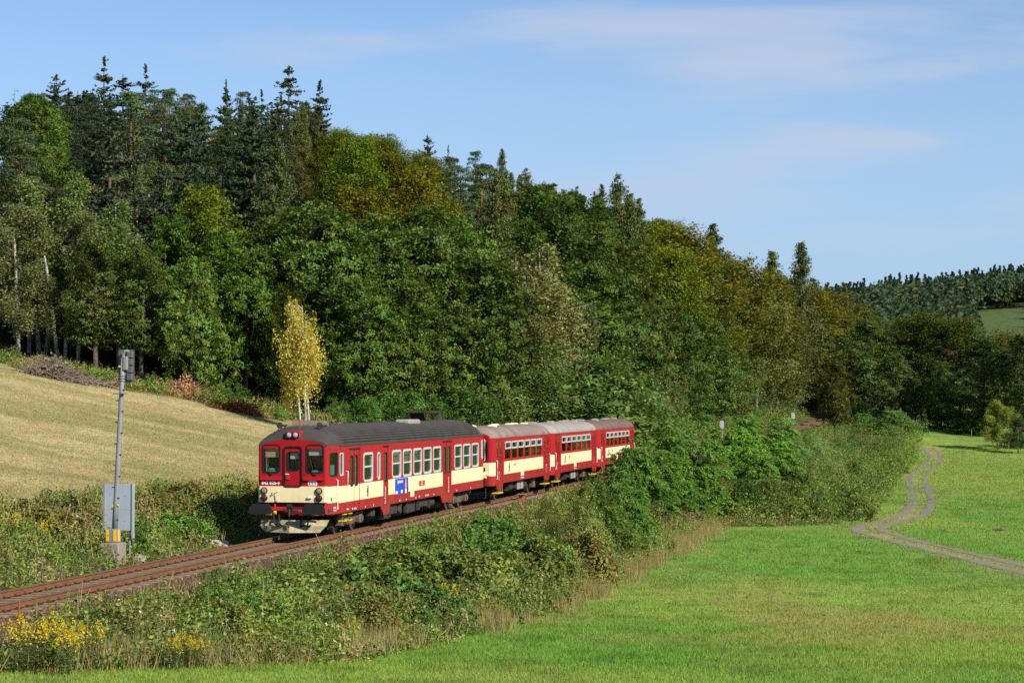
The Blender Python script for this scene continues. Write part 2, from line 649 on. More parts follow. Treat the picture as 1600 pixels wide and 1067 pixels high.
# ballast bed with loose stones on it
b = MB(); vv = []; ff = []
bp_ = [(-2.75, -.44), (-2.2, -.38), (-1.65, -.26), (-.8, -.26), (0, -.265), (.8, -.26), (1.65, -.255), (2.2, -.36), (2.9, -.55), (3.6, -1.1)]
for s in ss:
    zr = float(zrail(s))
    for j, (u, z) in enumerate(bp_):
        jit = .035 * (vnoise(s * .9 + 5, u * 3) - .5)
        x, y = at_su(s, u + jit * 3)
        z0 = zr + z + jit
        if j in (0, 9): z0 = hz(x, y) - .12
        vv.append((x, y, z0))
n = len(bp_)
for i in range(len(ss) - 1):
    for k in range(n - 1):
        ff.append((i * n + k, i * n + k + 1, (i + 1) * n + k + 1, (i + 1) * n + k))
b.add(vv, ff)
bed = b.build('ballast_bed', M_BALLAST, smooth=True)
tag(bed, kind='structure')
rg = np.random.default_rng(11)
n = 26000
s_ = rg.uniform(-34, 75, n); s_[:9000] = rg.uniform(-34, 4, 9000)
u_ = np.where(rg.random(n) < .72, rg.uniform(1.0, 3.0, n), rg.uniform(-2.5, 1.0, n))
zz = np.interp(u_, [p[0] for p in bp_], [p[1] for p in bp_])
keep = ~((np.abs(np.abs(u_) - .753) < .1))
s_, u_, zz = s_[keep], u_[keep], zz[keep]; n = len(s_)
cx = RO.x + D.x * s_ + N.x * u_; cyy = RO.y + D.y * s_ + N.y * u_
oct_ = np.array([(1, 0, 0), (-1, 0, 0), (0, 1, 0), (0, -1, 0), (0, 0, 1), (0, 0, -1)], float)
of = np.array([(0, 2, 4), (2, 1, 4), (1, 3, 4), (3, 0, 4), (2, 0, 5), (1, 2, 5), (3, 1, 5), (0, 3, 5)])
rad = rg.uniform(.018, .05, n)
V = oct_[None] * (rad[:, None, None] * rg.uniform(.6, 1.3, (n, 6, 1)))
an = rg.uniform(0, 6.28, n); ca, sa = np.cos(an)[:, None], np.sin(an)[:, None]
V = np.stack([V[..., 0] * ca - V[..., 1] * sa, V[..., 0] * sa + V[..., 1] * ca, V[..., 2]], -1) + np.stack([cx, cyy, zz + .01], 1)[:, None]
FF = of[None] + (np.arange(n) * 6)[:, None, None]
cc = np.array([.125, .070, .044]) * rg.uniform(.5, 1.5, (n, 1)) + rg.uniform(0, .02, (n, 1))
sto = link('ballast_stones', np_mesh('ballast_stones', V.reshape(-1, 3), FF.reshape(-1, 3), np.repeat(cc, 6, 0), [M_STONE]))
tag(sto, 'loose rust-brown ballast stones beside the rails', 'ballast', kind='stuff')

# ------------------------------------------------------------------ train
M_RED = mat('red_paint', (.37, .009, .014), .38, .22, var=.15, scale=1.2)
M_CREAM = mat('cream_paint', (.83, .71, .42), .42, .25, var=.07, scale=1.0)
M_ROOFD = mat('dark_roof', (.066, .056, .052), .7, .3, var=.35, scale=1.5)
M_ROOFL = mat('grey_roof', (.33, .305, .265), .65, .3, color2=(.26, .215, .19), scale=.9)
M_ROOFB = mat('brown_dusty_roof', (.29, .225, .19), .7, .25, color2=(.17, .115, .10), scale=.9)
M_FRAME = mat('alu_window_frame', (.62, .63, .64), .4, .5, metal=.25)
M_RUBBER = mat('black_rubber', (.012, .012, .013), .6, .3)
M_UNDER = mat('underframe_grime', (.075, .058, .045), .85, .2, color2=(.028, .024, .022), scale=4)
M_UNDERL = mat('dusty_running_gear', (.17, .125, .085), .85, .2, color2=(.07, .05, .038), scale=4)
M_WHEEL = mat('wheel_steel', (.10, .075, .06), .6, .4, metal=.4)
M_INT = mat('interior_panel', (.33, .31, .27), .7, .2)
M_INTD = mat('interior_dark', (.06, .06, .06), .8, .2)
M_SEAT = mat('seat_cover', (.08, .055, .05), .8, .2, var=.3, scale=6)
M_TEAL = mat('teal_panel', (.13, .40, .34), .6, .3)
M_BLIND = mat('sun_blind', (.68, .52, .30), .8, .2)
M_BLINDW = mat('pale_blind', (.74, .72, .66), .8, .2)
M_YEL = mat('yellow_paint', (.80, .50, .012), .5, .4, var=.15, scale=6)
M_WHITE = mat('white_lettering', (.80, .80, .80), .6, .2)
M_BLACK = mat('black_paint', (.018, .017, .017), .5, .4, var=.3, scale=4)
M_DKRED = mat('red_pipe', (.45, .02, .02), .5, .3)
M_LENS = mat('lamp_lens', (.35, .25, .16), .12, .8, var=.4, scale=14)
M_LENSR = mat('red_lamp_lens', (.085, .012, .014), .12, .8)
M_LENSW = mat('clear_lamp_lens', (.52, .55, .53), .1, .9, var=.5, scale=18)
M_CHROME = mat('lamp_rim', (.55, .53, .5), .25, .5, metal=.8)
M_BLUE = mat('poster_blue', (.012, .05, .38), .5, .3, color2=(.02, .09, .52), scale=1.4)
M_ORANGE = mat('poster_orange', (.80, .24, .08), .5, .3)
M_CURT = mat('ochre_curtain', (.50, .27, .03), .8, .1)
M_PUTTY = mat('brown_roof_box', (.21, .165, .12), .8, .2, var=.35, scale=4)
M_GRN = mat('green_sign', (.03, .30, .10), .6, .2)


def add_grime(m, amount=.55):
    """brake dust and road dirt on the lower body, in uneven streaks"""
    t = m.node_tree; b = t.nodes['Principled BSDF']
    src = b.inputs['Base Color'].links[0].from_socket
    tcn = t.nodes.new('ShaderNodeTexCoord'); sp = t.nodes.new('ShaderNodeSeparateXYZ')
    t.links.new(tcn.outputs['Object'], sp.inputs[0])
    mr = t.nodes.new('ShaderNodeMapRange'); mr.interpolation_type = 'SMOOTHSTEP'
    mr.inputs['From Min'].default_value = 1.75; mr.inputs['From Max'].default_value = .55
    mr.inputs['To Min'].default_value = .06; mr.inputs['To Max'].default_value = amount
    t.links.new(sp.outputs['Z'], mr.inputs['Value'])
    mp_ = t.nodes.new('ShaderNodeMapping'); mp_.inputs['Scale'].default_value = (3.0, 3.0, .8)
    n = t.nodes.new('ShaderNodeTexNoise'); n.inputs['Scale'].default_value = 1.8; n.inputs['Detail'].default_value = 6
    t.links.new(tcn.outputs['Object'], mp_.inputs['Vector']); t.links.new(mp_.outputs[0], n.inputs['Vector'])
    nr = t.nodes.new('ShaderNodeMapRange'); nr.inputs['From Min'].default_value = .35; nr.inputs['From Max'].default_value = .7
    t.links.new(n.outputs['Fac'], nr.inputs['Value'])
    mu = t.nodes.new('ShaderNodeMath'); mu.operation = 'MULTIPLY'
    t.links.new(mr.outputs[0], mu.inputs[0]); t.links.new(nr.outputs[0], mu.inputs[1])
    mx_ = t.nodes.new('ShaderNodeMix'); mx_.data_type = 'RGBA'; mx_.inputs['B'].default_value = (.15, .085, .055, 1)
    t.links.new(mu.outputs[0], mx_.inputs['Factor']); t.links.new(src, mx_.inputs['A']); t.links.new(mx_.outputs['Result'], b.inputs['Base Color'])


add_grime(M_RED); add_grime(M_CREAM, .4)


def glass_mat():
    m = bpy.data.materials.new('tinted_glass')
    m.use_nodes = True
    t = m.node_tree
    for n in list(t.nodes):
        if n.type == 'BSDF_PRINCIPLED': t.nodes.remove(n)
    tr = t.nodes.new('ShaderNodeBsdfTransparent'); tr.inputs['Color'].default_value = (.62, .66, .64, 1)
    gl = t.nodes.new('ShaderNodeBsdfGlossy'); gl.inputs['Roughness'].default_value = .02
    gl.inputs['Color'].default_value = (.8, .85, .9, 1)
    fr = t.nodes.new('ShaderNodeFresnel'); fr.inputs['IOR'].default_value = 1.5
    ms = t.nodes.new('ShaderNodeMixShader')
    t.links.new(fr.outputs[0], ms.inputs[0]); t.links.new(tr.outputs[0], ms.inputs[1]); t.links.new(gl.outputs[0], ms.inputs[2])
    t.links.new(ms.outputs[0], t.nodes['Material Output'].inputs['Surface'])
    return m


M_GLASS = glass_mat()


def panel(mb, fn, a0, a1, z0, z1, holes, zones, th=.07, inner=2):
    """a sheet with openings; fn(a, z, depth) -> 3-D; zones: (a0,a1,z0,z1,material)"""
    A = sorted({a0, a1} | {v for h in holes for v in h[:2]} | {min(max(v, a0), a1) for h in zones for v in h[:2]})
    Z = sorted({z0, z1} | {v for h in holes for v in h[2:4]} | {min(max(v, z0), z1) for h in zones for v in h[2:4]})
    A = [a for a in A if a0 - 1e-6 <= a <= a1 + 1e-6]; Z = [z for z in Z if z0 - 1e-6 <= z <= z1 + 1e-6]
    for i in range(len(A) - 1):
        for j in range(len(Z) - 1):
            ca, cz = (A[i] + A[i + 1]) / 2, (Z[j] + Z[j + 1]) / 2
            if any(h[0] < ca < h[1] and h[2] < cz < h[3] for h in holes): continue
            m = 0
            for q in zones:
                if q[0] < ca < q[1] and q[2] < cz < q[3]: m = q[4]
            for dp, mm in ((0, m), (th, inner)):
                mb.add([fn(A[i], Z[j], dp), fn(A[i + 1], Z[j], dp), fn(A[i + 1], Z[j + 1], dp), fn(A[i], Z[j + 1], dp)], [(0, 1, 2, 3)], mm)
    for h in list(holes) + [(a0, a1, z0, z1)]:
        c = [(h[0], h[2]), (h[1], h[2]), (h[1], h[3]), (h[0], h[3])]
        for k in range(4):
            p, q = c[k], c[(k + 1) % 4]
            mb.add([fn(*p, 0), fn(*q, 0), fn(*q, th), fn(*p, th)], [(0, 1, 2, 3)], 0)


def rrect(a0, a1, z0, z1, r, n=4):
    out = []
    for cx, cz, t0 in ((a1 - r, z1 - r, 0), (a0 + r, z1 - r, PI / 2), (a0 + r, z0 + r, PI), (a1 - r, z0 + r, 1.5 * PI)):
        for k in range(n + 1):
            t = t0 + PI / 2 * k / n
            out.append((cx + r * math.cos(t), cz + r * math.sin(t)))
    return out


def ring(mb, fn, outer, inner, d0, d1, m=0):
    """a frame between two outlines of equal length, from depth d0 to d1"""
    n = len(outer)
    vv = [fn(*p, d0) for p in outer] + [fn(*p, d0) for p in inner] + [fn(*p, d1) for p in outer] + [fn(*p, d1) for p in inner]
    ff = []
    for i in range(n):
        j = (i + 1) % n
        ff += [(i, j, n + j, n + i), (i, 2 * n + i, 2 * n + j, j), (n + i, n + j, 3 * n + j, 3 * n + i)]
    mb.add(vv, ff, m)


def window(fn, parent, a0, a1, z0, z1, fw=.06, r=.10, mf=None, bar=None, proud=.014, label=None, mull=True):
    """frame, glass and optional cross-bar; the glass is the frame's child"""
    mb = MB()
    o = rrect(a0 - .03, a1 + .03, z0 - .03, z1 + .03, r + .03); i = rrect(a0 + fw - .03, a1 - fw + .03, z0 + fw - .03, z1 - fw + .03, max(.02, r - .02))
    ring(mb, fn, o, i, -proud, .05)
    if bar: mb.prism([(a0 + .02, bar - .028), (a1 - .02, bar - .028), (a1 - .02, bar + .028), (a0 + .02, bar + .028)], fn, -proud + .004, .05)
    w = mb.build('window_frame', mf or M_FRAME, parent)
    g = MB(); g.add([fn(*p, .035) for p in rrect(a0 - .01, a1 + .01, z0 - .01, z1 + .01, r)], [tuple(range(20))])
    g.build('pane', M_GLASS, w)
    if label: w['label'] = label
    return w


def roof(mb, x0, x1, w, zg, zt, dome, taper=0.0, ribs=0, ends=True, expo=2.6, m=0, wend=None, zend=None):
    """arched roof; dome = length of the rounded ends"""
    st = []
    q = [0, .04, .12, .25, .45, .7, 1.0]
    for k in q: st.append((x0 + dome * k, k))
    st += [(x1 - dome * k, k) for k in reversed(q)]
    J = 40 if not ribs else ribs * 4 + 2
    vv = []; ff = []
    for (x, k) in st:
        kk = math.sqrt(1 - (1 - k) ** 2)
        ww = w - (taper * (1 - min(1, k * 1.0)) if taper else 0)
        top = zend + (zt - zend) * kk if zend else zg + (zt - zg) * (.35 + .65 * kk)
        for j in range(J):
            t = -1 + 2 * j / (J - 1)
            a = t * PI / 2
            yy = ww * math.copysign(abs(math.sin(a)) ** .8, a)
            zz = zg + (top - zg) * abs(math.cos(a)) ** .9 if abs(t) < 1 else zg
            if ribs and k == 1.0 and 1 < j < J - 2 and (j % 4) in (0, 1):
                zz += .045 * abs(math.cos(a)) + .01; yy += .045 * math.sin(a)
            vv.append((x, yy, zz))
    n = len(st)
    for i in range(n - 1):
        for j in range(J - 1):
            ff.append((i * J + j, i * J + j + 1, (i + 1) * J + j + 1, (i + 1) * J + j))
    for i in (0, n - 1):
        ff.append(tuple(i * J + j for j in range(J)))
    mb.add(vv, ff, m)
    return [vv[j] for j in range(J)]


def wheelset(parent, x):
    b = MB()
    for y in (-.75, .75):
        b.cyl((x, y - .065, .46), (x, y + .065, .46), .46, n=20)
        b.cyl((x, y - (.10 if y > 0 else -.10), .46), (x, y - (.065 if y > 0 else -.065), .46), .49, n=20)
    b.cyl((x, -.75, .46), (x, .75, .46), .09, n=8)
    b.build('wheelset', M_WHEEL, parent)


def bogie(parent, xc, wb, hw=1.02):
    for dx in (-wb / 2, wb / 2): wheelset(parent, xc + dx)
    f = MB()
    for y in (-hw, hw):
        f.prism([(xc - wb / 2 - .5, .52), (xc - wb / 2 + .4, .52), (xc - .45, .30), (xc + .45, .30), (xc + wb / 2 - .4, .52), (xc + wb / 2 + .5, .52), (xc + wb / 2 + .5, .70), (xc + wb / 2 - .3, .72), (xc + .5, .60), (xc - .5, .60), (xc - wb / 2 + .3, .72), (xc - wb / 2 - .5, .70)], lambda a, z, t: (a, t, z), y - .06, y + .06)
        for dx in (-wb / 2, wb / 2):
            f.rbox(xc + dx - .19, xc + dx + .19, y - .16, y + .16, .28, .62, .04)
            for o in (-.32, .32):
                for k in range(4): f.cyl((xc + dx + o, y, .50 + k * .06), (xc + dx + o, y, .535 + k * .06), .085, n=10)
            f.cyl((xc + dx, y - math.copysign(.02, -y), .46), (xc + dx, y + math.copysign(.2, y), .46), .11, n=12)
        f.cyl((xc - .3, y * 1.06, .34), (xc - .1, y * 1.06, .82), .05, n=8)
        f.rbox(xc - .25, xc + .25, y - .1, y + .1, .6, .86, .03)
    f.box(xc - .3, xc + .3, -hw, hw, .45, .62)
    f.build('bogie_frame', M_UNDERL, parent)


def lamp(parent, c, r, lens, ax=(-1, 0, 0)):
    a = Vector(ax); c = Vector(c)
    b = MB(); b.tube([c - a * .03, c + a * .05, c + a * .055], [r, r, r * .86], 18, 0, cap=True)
    o = b.build('lamp', M_CHROME if r < .1 else M_RUBBER, parent)
    g = MB(); g.tube([c + a * .05, c + a * .068, c + a * .074], [r * .84, r * .6, r * .15], 18)
    g.build('lens', lens, o, smooth=True)


def lettering(parent, s, x, z, size, m=None, y=None, side=-1, ang=0, yy=1.452):
    """text on the right-hand (visible) side; that side looks along -y, text runs towards +x"""
    M4 = Matrix.Translation((x, -yy, z)) @ Matrix.Rotation(PI / 2, 4, 'X') @ Matrix.Rotation(ang, 4, 'Z')
    return text('lettering', s, size, m or M_WHITE, parent, M4)


def emblem(parent, x, z, h, yy=1.4325, m=None):
    """interlocked two-letter emblem drawn as an outline on the side"""
    b = MB()
    t = h * .055; w = h * .5

    def st(a0, a1, c0, c1): b.box(x + a0 * w, x + a1 * w, -yy - .006, -yy + .004, z + c0 * h, z + c1 * h)
    for o, q in ((0, 1.0), (.2, .62)):
        lo, hi = -.5 + o, .5 - o * .6
        st(lo, lo + .1, -.5 + o * .5, .30 - o * .5); st(lo, hi, -.5 + o * .5, -.44 + o * .5)
    st(.40, .50, -.5, .5); st(-.5, .28, .26, .32); st(.20, .28, -.2, .32)
    st(-.25, .5, .44, .5); st(-.35, -.2, .38, .44); st(0.0, .1, -.1, .16); st(0, .28, -.18, -.12)
    return b.build('emblem', m or M_BLACK, parent)


def seats(parent, x0, x1, pitch, zf):
    base = None
    x = x0
    i = 0
    while x < x1:
        for y in (-.98, .98):
            if base is None:
                b = MB(); b.rbox(-.25, .25, -.42, .42, .02, .42, .06); b.rbox(-.34 if False else .2, .32, -.42, .42, .35, 1.08, .05)
                base = b.build('seat', M_SEAT, parent); o = base
            else:
                o = base.copy(); COL.objects.link(o); o.parent = parent
            o.location = (x, y, zf); o.rotation_euler = (0, 0, PI * (i % 2))
        x += pitch; i += 1


train_rz = PI / 2 - HEAD


def stand_on_track(s):
    x, y = at_su(s, 0)
    return (x, y, float(zrail(s)))


# ---- motor rail-car
W = 1.43
rc = empty('railcar', stand_on_track(0), train_rz, 'red and cream diesel railcar leading the train, dark ribbed roof', 'railcar')
LEN = 24.45
CZ0, CZ1 = 1.20, 1.80
sideR = lambda a, z, t=0: (a, -W + t, z)
sideL = lambda a, z, t=0: (a, W - t, z)
WIN = [(4.17, 5.40)] + [(8.2 + 1.63 * k, 9.48 + 1.63 * k) for k in range(5)] + [(18.52 + 1.66 * k, 19.82 + 1.66 * k) for k in range(3)]
DOORS = [(2.32, 3.66), (6.92, 7.62), (16.42, 17.92)]
SLOTS = {0: [(2.52, 2.84), (3.1, 3.45)], 1: [(7.15, 7.50)], 2: [(16.61, 17.0), (17.36, 17.78)]}
for nm, fn in (('body_side', sideR), ('body_side', sideL)):
    b = MB()
    holes = [(a, c, 1.86, 2.90) for a, c in WIN] + [(6.06, 6.42, 1.88, 2.88)] + [(a, c, .84, 3.08) for a, c in DOORS] + [(1.12, 1.52, 2.2, 2.97), (23.75, 24.0, 2.2, 3.0)]
    zones = [(1.0, 6.9, CZ0, CZ1, 1), (7.64, 16.38, CZ0, CZ1, 1), (17.96, LEN - .3, CZ0, CZ1, 1), (10.98, 11.6, .98, CZ0, 1)]
    panel(b, fn, 1.0, LEN - .3, .83, 3.26, holes, zones)
    b.build(nm, [M_RED, M_CREAM, M_INT], rc)
    for a, c in WIN: window(fn, rc, a, c, 1.86, 2.90, .085, .12, bar=2.40)
    window(fn, rc, 6.06, 6.42, 1.88, 2.88, .07, .12)
    window(fn, rc, 1.12, 1.52, 2.2, 2.97, .05, .06)
    window(fn, rc, 23.75, 24.0, 2.2, 3.0, .05, .05)
    for k, (a, c) in enumerate(DOORS):
        d = MB()
        sl_ = [(p, q, 1.76, 2.85) for p, q in SLOTS[k]]
        dfn = lambda x, z, t=0, f=fn: f(x, z, t + .022)
        panel(d, dfn, a, c, .845, 3.07, sl_, [(a, c, CZ0, CZ1, 1)] if k == 0 else [], th=.05)
        if k != 1: d.box(*([((a + c) / 2) - .008, ((a + c) / 2) + .008]), *sorted((fn(0, 0, .012)[1], fn(0, 0, .03)[1])), .85, 3.06, 3)
        do = d.build('door', [M_RED, M_CREAM, M_INT, M_RUBBER], rc)
        for p, q in SLOTS[k]:
            g = MB(); g.prism(rrect(p - .01, q + .01, 1.75, 2.86, .08), lambda u, v, t, f=fn: f(u, v, t), .045, .05)
            g.build('pane', M_GLASS, do)
            g = MB(); ring(g, fn, rrect(p - .03, q + .03, 1.73, 2.88, .1), rrect(p + .015, q - .015, 1.775, 2.835, .06), .010, .05)
            g.build('pane_seal', M_RUBBER, do)
        rl = MB(); rl.box(a - .05, c + .05, *sorted((fn(0, 0, -.035)[1], fn(0, 0, 0)[1])), 3.10, 3.135)
        rl.build('rain_strip', M_RUBBER, rc)
    # skirt pieces below the doors
    for lo, hi, bl, bh in ((6.5, 7.95, 6.95, 7.65), (15.95, 18.35, 16.35, 18.0)):
        k_ = MB(); k_.prism([(lo, .828), (bl, .47), (bh, .47), (hi, .828)], lambda u, v, t, f=fn: f(u, v, t), .0, .06)
        k_.build('door_skirt', M_RED, rc)
    tch = MB(); tch.box(6.12, 6.36, *sorted((fn(0, 0, .12)[1], fn(0, 0, .15)[1])), 1.9, 2.86)
    tch.build('curtain', M_CURT, rc)
    # grab rails beside the cab door
    for hx, z0_, z1_ in ((.80, .98, 2.05), (1.98, 1.22, 2.32)):
        off = .05; y0 = -W - off if fn is sideR else W + off
        if hx < 1: y0 = y0 - math.copysign(.03, y0)
        hb = MB(); yi = y0 - math.copysign(off + .03, y0)
        hb.tube([(hx, yi, z0_), (hx, y0, z0_ + .02), (hx, y0, z1_ - .02), (hx, yi, z1_)], .021, 6)
        hb.build('handrail', M_WHITE, rc)

# nose: flat front, rounded edges, tapering cab sides
HWF = 1.28
front = lambda a, z, t=0: (t, a, z)          # a is y: negative = right of the train
FWIN = [(-1.145, -.53), (.47, 1.095)]
FD = (-.35, .31)
b = MB()
panel(b, front, -1.20, 1.20, 1.262, 3.24, [(p, q, 2.32, 3.16) for p, q in FWIN] + [(FD[0], FD[1], 1.86, 3.22)], [(-2, 2, 1.26, 1.835, 1)])
# gable above the front windows
J = 24; top = []
for j in range(J + 1):
    y = -1.28 + 2.56 * j / J
    top.append((0, y * 1.0, 3.24 + .25 * (1 - (abs(y) / 1.28) ** 3.2)))
vv = [(0, -1.28, 3.24)] + [(0, t[1], t[2]) for t in top] + [(0, 1.28, 3.24)]
b.add(vv, [tuple(range(len(vv)))], 0)
b.build('front_panel', [M_RED, M_CREAM, M_INT], rc)
for sgn in (-1, 1):
    b = MB()
    path = [(0, 1.20), (.012, 1.235), (.04, 1.265), (.09, 1.285)]
    for (x0, y0), (x1, y1) in zip(path[:-1], path[1:]):
        for z0, z1, m in ((.86, 1.27, 0), (1.27, 1.835, 1), (1.835, 3.26, 0)):
            b.add([(x0, sgn * y0, z0), (x1, sgn * y1, z0), (x1, sgn * y1, z1), (x0, sgn * y0, z1)], [(0, 1, 2, 3)], m)
    fac = lambda a, z, t=0, g=sgn: (.09 + a * .91 - t * .16, g * (1.285 + a * .145 - t), z)
    panel(b, fac, 0, 1, .83, 3.26, [(.20, .86, 2.2, 3.0)], [(0, 1, 1.27 if False else 1.235, 1.82, 1)])
    b.build('cab_side', [M_RED, M_CREAM, M_INT], rc)
    window(fac, rc, .20, .86, 2.2, 3.0, .035, .10, M_RUBBER)
    tb = MB(); tb.prism([(.24, 2.22), (.82, 2.22), (.82, 2.58), (.24, 2.58)], fac, .09, .11)
    tb.build('cab_curtain', M_TEAL, rc)
for k, (p, q) in enumerate(FWIN):
    window(front, rc, p, q, 2.32, 3.30, .05, .11, M_RUBBER)
    bl = MB(); bl.box(.09, .10, p + .06, q - .05, 2.86 if k == 1 else 2.93, 3.24)
    bl.build('sun_blind', M_BLIND if k == 1 else M_BLINDW, rc)
    ds = MB(); ds.rbox(.10, .5, p + .04, q - .12, 2.2, 2.47 if k == 1 else 2.40, .04)
    ds.build('driver_desk', M_TEAL, rc)
    wp = MB(); mid = (p + q) / 2
    wp.tube([(-.03, mid - .02, 2.26), (-.06, mid + .03, 2.33), (-.045, mid + .16, 2.72)], .012, 5)
    wp.tube([(-.04, mid + .07, 2.50), (-.03, mid + .22, 3.02)], .012, 5); wp.rbox(-.07, -.0, mid - .06, mid + .03, 2.22, 2.30, .02)
    wp.build('wiper', M_RUBBER, rc)
    sh = MB(); sh.prism([(-.075, 2.05), (0, 2.05), (0, 2.19), (-.02, 2.19)], lambda u, v, t: (u, t, v), *((-1.18, -.40) if k == 0 else (.36, 1.18)))
    sh.build('window_ledge', M_RED, rc)
d = MB(); dfn = lambda a, z, t=0: (t + .02, a, z)
panel(d, dfn, FD[0] + .03, FD[1] - .03, 1.87, 3.20, [(-.25, .18, 2.40, 3.05)], [], .05)
fd = d.build('front_door', [M_RED, M_CREAM, M_INT], rc)
w_ = window(dfn, rc, -.25, .18, 2.40, 3.05, .05, .09, M_RUBBER); w_.parent = fd
dn = MB(); dn.box(.10, .11, -.19, .10, 2.80, 3.02)
dn.build('sun_blind', M_BLINDW, fd)
dr = MB(); ring(dr, front, rrect(FD[0] - .03, FD[1] + .03, 1.80, 3.26, .14), rrect(FD[0] + .015, FD[1] - .015, 1.845, 3.215, .11), -.025, .03)
dr.build('door_seal', M_RUBBER, rc)
hd = MB(); hd.rbox(-.03, .02, .10, .25, 2.06, 2.27, .015); hd.box(-.05, -.028, .12, .24, 2.25, 2.28, 1)
hd.build('door_handle', [M_DKRED, M_WHITE], fd)
for y in (-1.0, 1.04):
    lamp(rc, (0, y, 1.67), .125, M_LENS); lamp(rc, (0, y, 1.41), .125, M_LENSR)
hk = MB(); hk.tube([(-.02, .72, 1.62), (-.10, .66, 1.58), (-.10, .52, 1.66), (-.02, .50, 1.68)], .016, 6); hk.tube([(-.02, .54, 1.30), (-.06, .54, 1.34), (-.08, .54, 1.60)], .014, 6); hk.rbox(-.07, 0, -.74, -.58, 1.40, 1.47, .01)
hk.build('front_bracket', M_CREAM, rc)
text('fleet_number', '842 025-9', .165, M_WHITE, rc, Matrix.Translation((-.006, .80, 1.945)) @ Matrix.Rotation(-PI / 2, 4, 'Z') @ Matrix.Rotation(PI / 2, 4, 'X'), ext=.003, bold=.006)
em = MB(); em.prism([(-.92, 1.86), (-.62, 1.86), (-.59, 1.92), (-.59, 2.0), (-.63, 2.03), (-.90, 2.03), (-.93, 1.98), (-.93, 1.90)], lambda u, v, t: (t, u, v), -.008, 0)
emo = em.build('front_emblem', M_WHITE, rc)
em = MB()
for a0, a1, c0, c1 in ((-.66, -.63, 1.885, 2.0), (-.76, -.66, 1.885, 1.905), (-.78, -.76, 1.885, 1.965), (-.78, -.69, 1.95, 1.968), (-.88, -.86, 1.885, 1.97), (-.88, -.80, 1.955, 1.972), (-.88, -.80, 1.885, 1.902)):
    em.box(-.012, -.006, a0, a1, c0, c1)
em.build('emblem_letters', M_DKRED, emo)

# ribbed roof with rounded ends
b = MB(); roof(b, 0.014, LEN - .014, W + .005, 3.25, 3.93, 1.5, .155, ribs=22, zend=3.49)
b.build('roof', M_ROOFD, rc)
g = MB(); g.box(1.0, LEN - .35, -W - .03, -W + .01, 3.235, 3.275); g.box(1.0, LEN - .35, W - .01, W + .03, 3.235, 3.275)
g.build('roof_gutter', M_ROOFD, rc)
hb = MB(); hb.rbox(.0, .5, -.30, .28, 3.50, 3.80, .05)
hbx = hb.build('headlamp_box', M_RED, rc)
for y in (-.13, .11): lamp(rc, (-.01, y, 3.655), .118, M_LENSW)
bx = MB(); bx.prism([(1.7, 3.86), (2.6, 3.86), (2.6, 4.12), (1.95, 4.16)], lambda u, v, t: (u, t, v), -.55, .62)
bx.build('roof_cowl', M_PUTTY, rc)
for y in (-.72, .78):
    h = MB(); h.tube([(1.75, y, 3.98), (1.15, y, 3.98), (1.0, y, 3.98), (.93, y, 3.98)], [.035, .04, .06, .12], 12); h.box(1.5, 1.56, y - .02, y + .02, 3.75, 3.98)
    h.build('horn', M_UNDER, rc)
an = MB(); an.cyl((.9, .02, 3.8), (.9, .02, 4.22), .02, n=6); an.cyl((.9, .02, 3.78), (.9, .02, 3.86), .09, n=8)
an.build('roof_aerial', M_DKRED, rc)
for (x0, x1, y0, y1, h, m) in ((4.3, 4.9, -.2, .3, .10, M_UNDER), (7.4, 8.5, -.3, .4, .09, M_UNDER), (13.4, 15.2, -.75, -.1, .16, M_ROOFL), (12.2, 13.0, .1, .6, .12, M_UNDER), (16.2, 16.8, .1, .5, .1, M_ROOFD)):
    v = MB(); v.rbox(x0, x1, y0, y1, 3.78, 3.92 + h, .06); v.build('roof_vent', m, rc)
rk = MB()
for y in (-.2, .65): rk.tube([(18.2, y, 3.9), (18.2, y, 4.34), (20.9, y, 4.34), (21.5, y, 3.88)], .05, 6)
rk.box(18.1, 20.9, -.25, .7, 4.33, 4.40); rk.prism([(20.3, 3.86), (21.6, 3.86), (20.9, 4.38), (20.5, 4.38)], lambda u, v, t: (u, t, v), -.22, -.16); rk.box(18.25, 20.6, .50, .56, 3.85, 4.35)
rk.build('roof_exhaust_hood', M_UNDER, rc)

# rear end
bk = MB(); panel(bk, lambda a, z, t=0: (LEN - t, a, z), -1.30, 1.30, .86, 3.45, [(-1.1, -.5, 2.3, 3.1), (.5, 1.1, 2.3, 3.1)], [(-2, 2, 1.25, 1.82, 1)])
for sg in (-1, 1):
    bk.add([(LEN, sg * 1.3, .86), (LEN - .3, sg * W, .86), (LEN - .3, sg * W, 3.26), (LEN, sg * 1.3, 3.3)], [(0, 1, 2, 3)], 0)
bk.build('rear_panel', [M_RED, M_CREAM, M_INT], rc)
hr = MB(); hr.tube([(LEN - .22, -1.45, 2.05), (LEN - .22, -1.49, 2.1), (LEN - .22, -1.49, 3.0), (LEN - .22, -1.45, 3.05)], .018, 6)
hr.build('handrail', M_WHITE, rc)
fl = MB(); fl.box(.12, LEN - .1, -W + .08, W - .08, .95, 1.02); fl.box(1.9, 1.95, -W + .08, W - .08, 1.02, 3.2); fl.box(22.9, 22.95, -W + .08, W - .08, 1.02, 3.2)
fl.box(.2, LEN - .2, -W + .1, W - .1, 3.12, 3.18)
fl.build('cabin_floor', M_INTD, rc)
seats(rc, 4.4, 22.4, 0.83, 1.02)

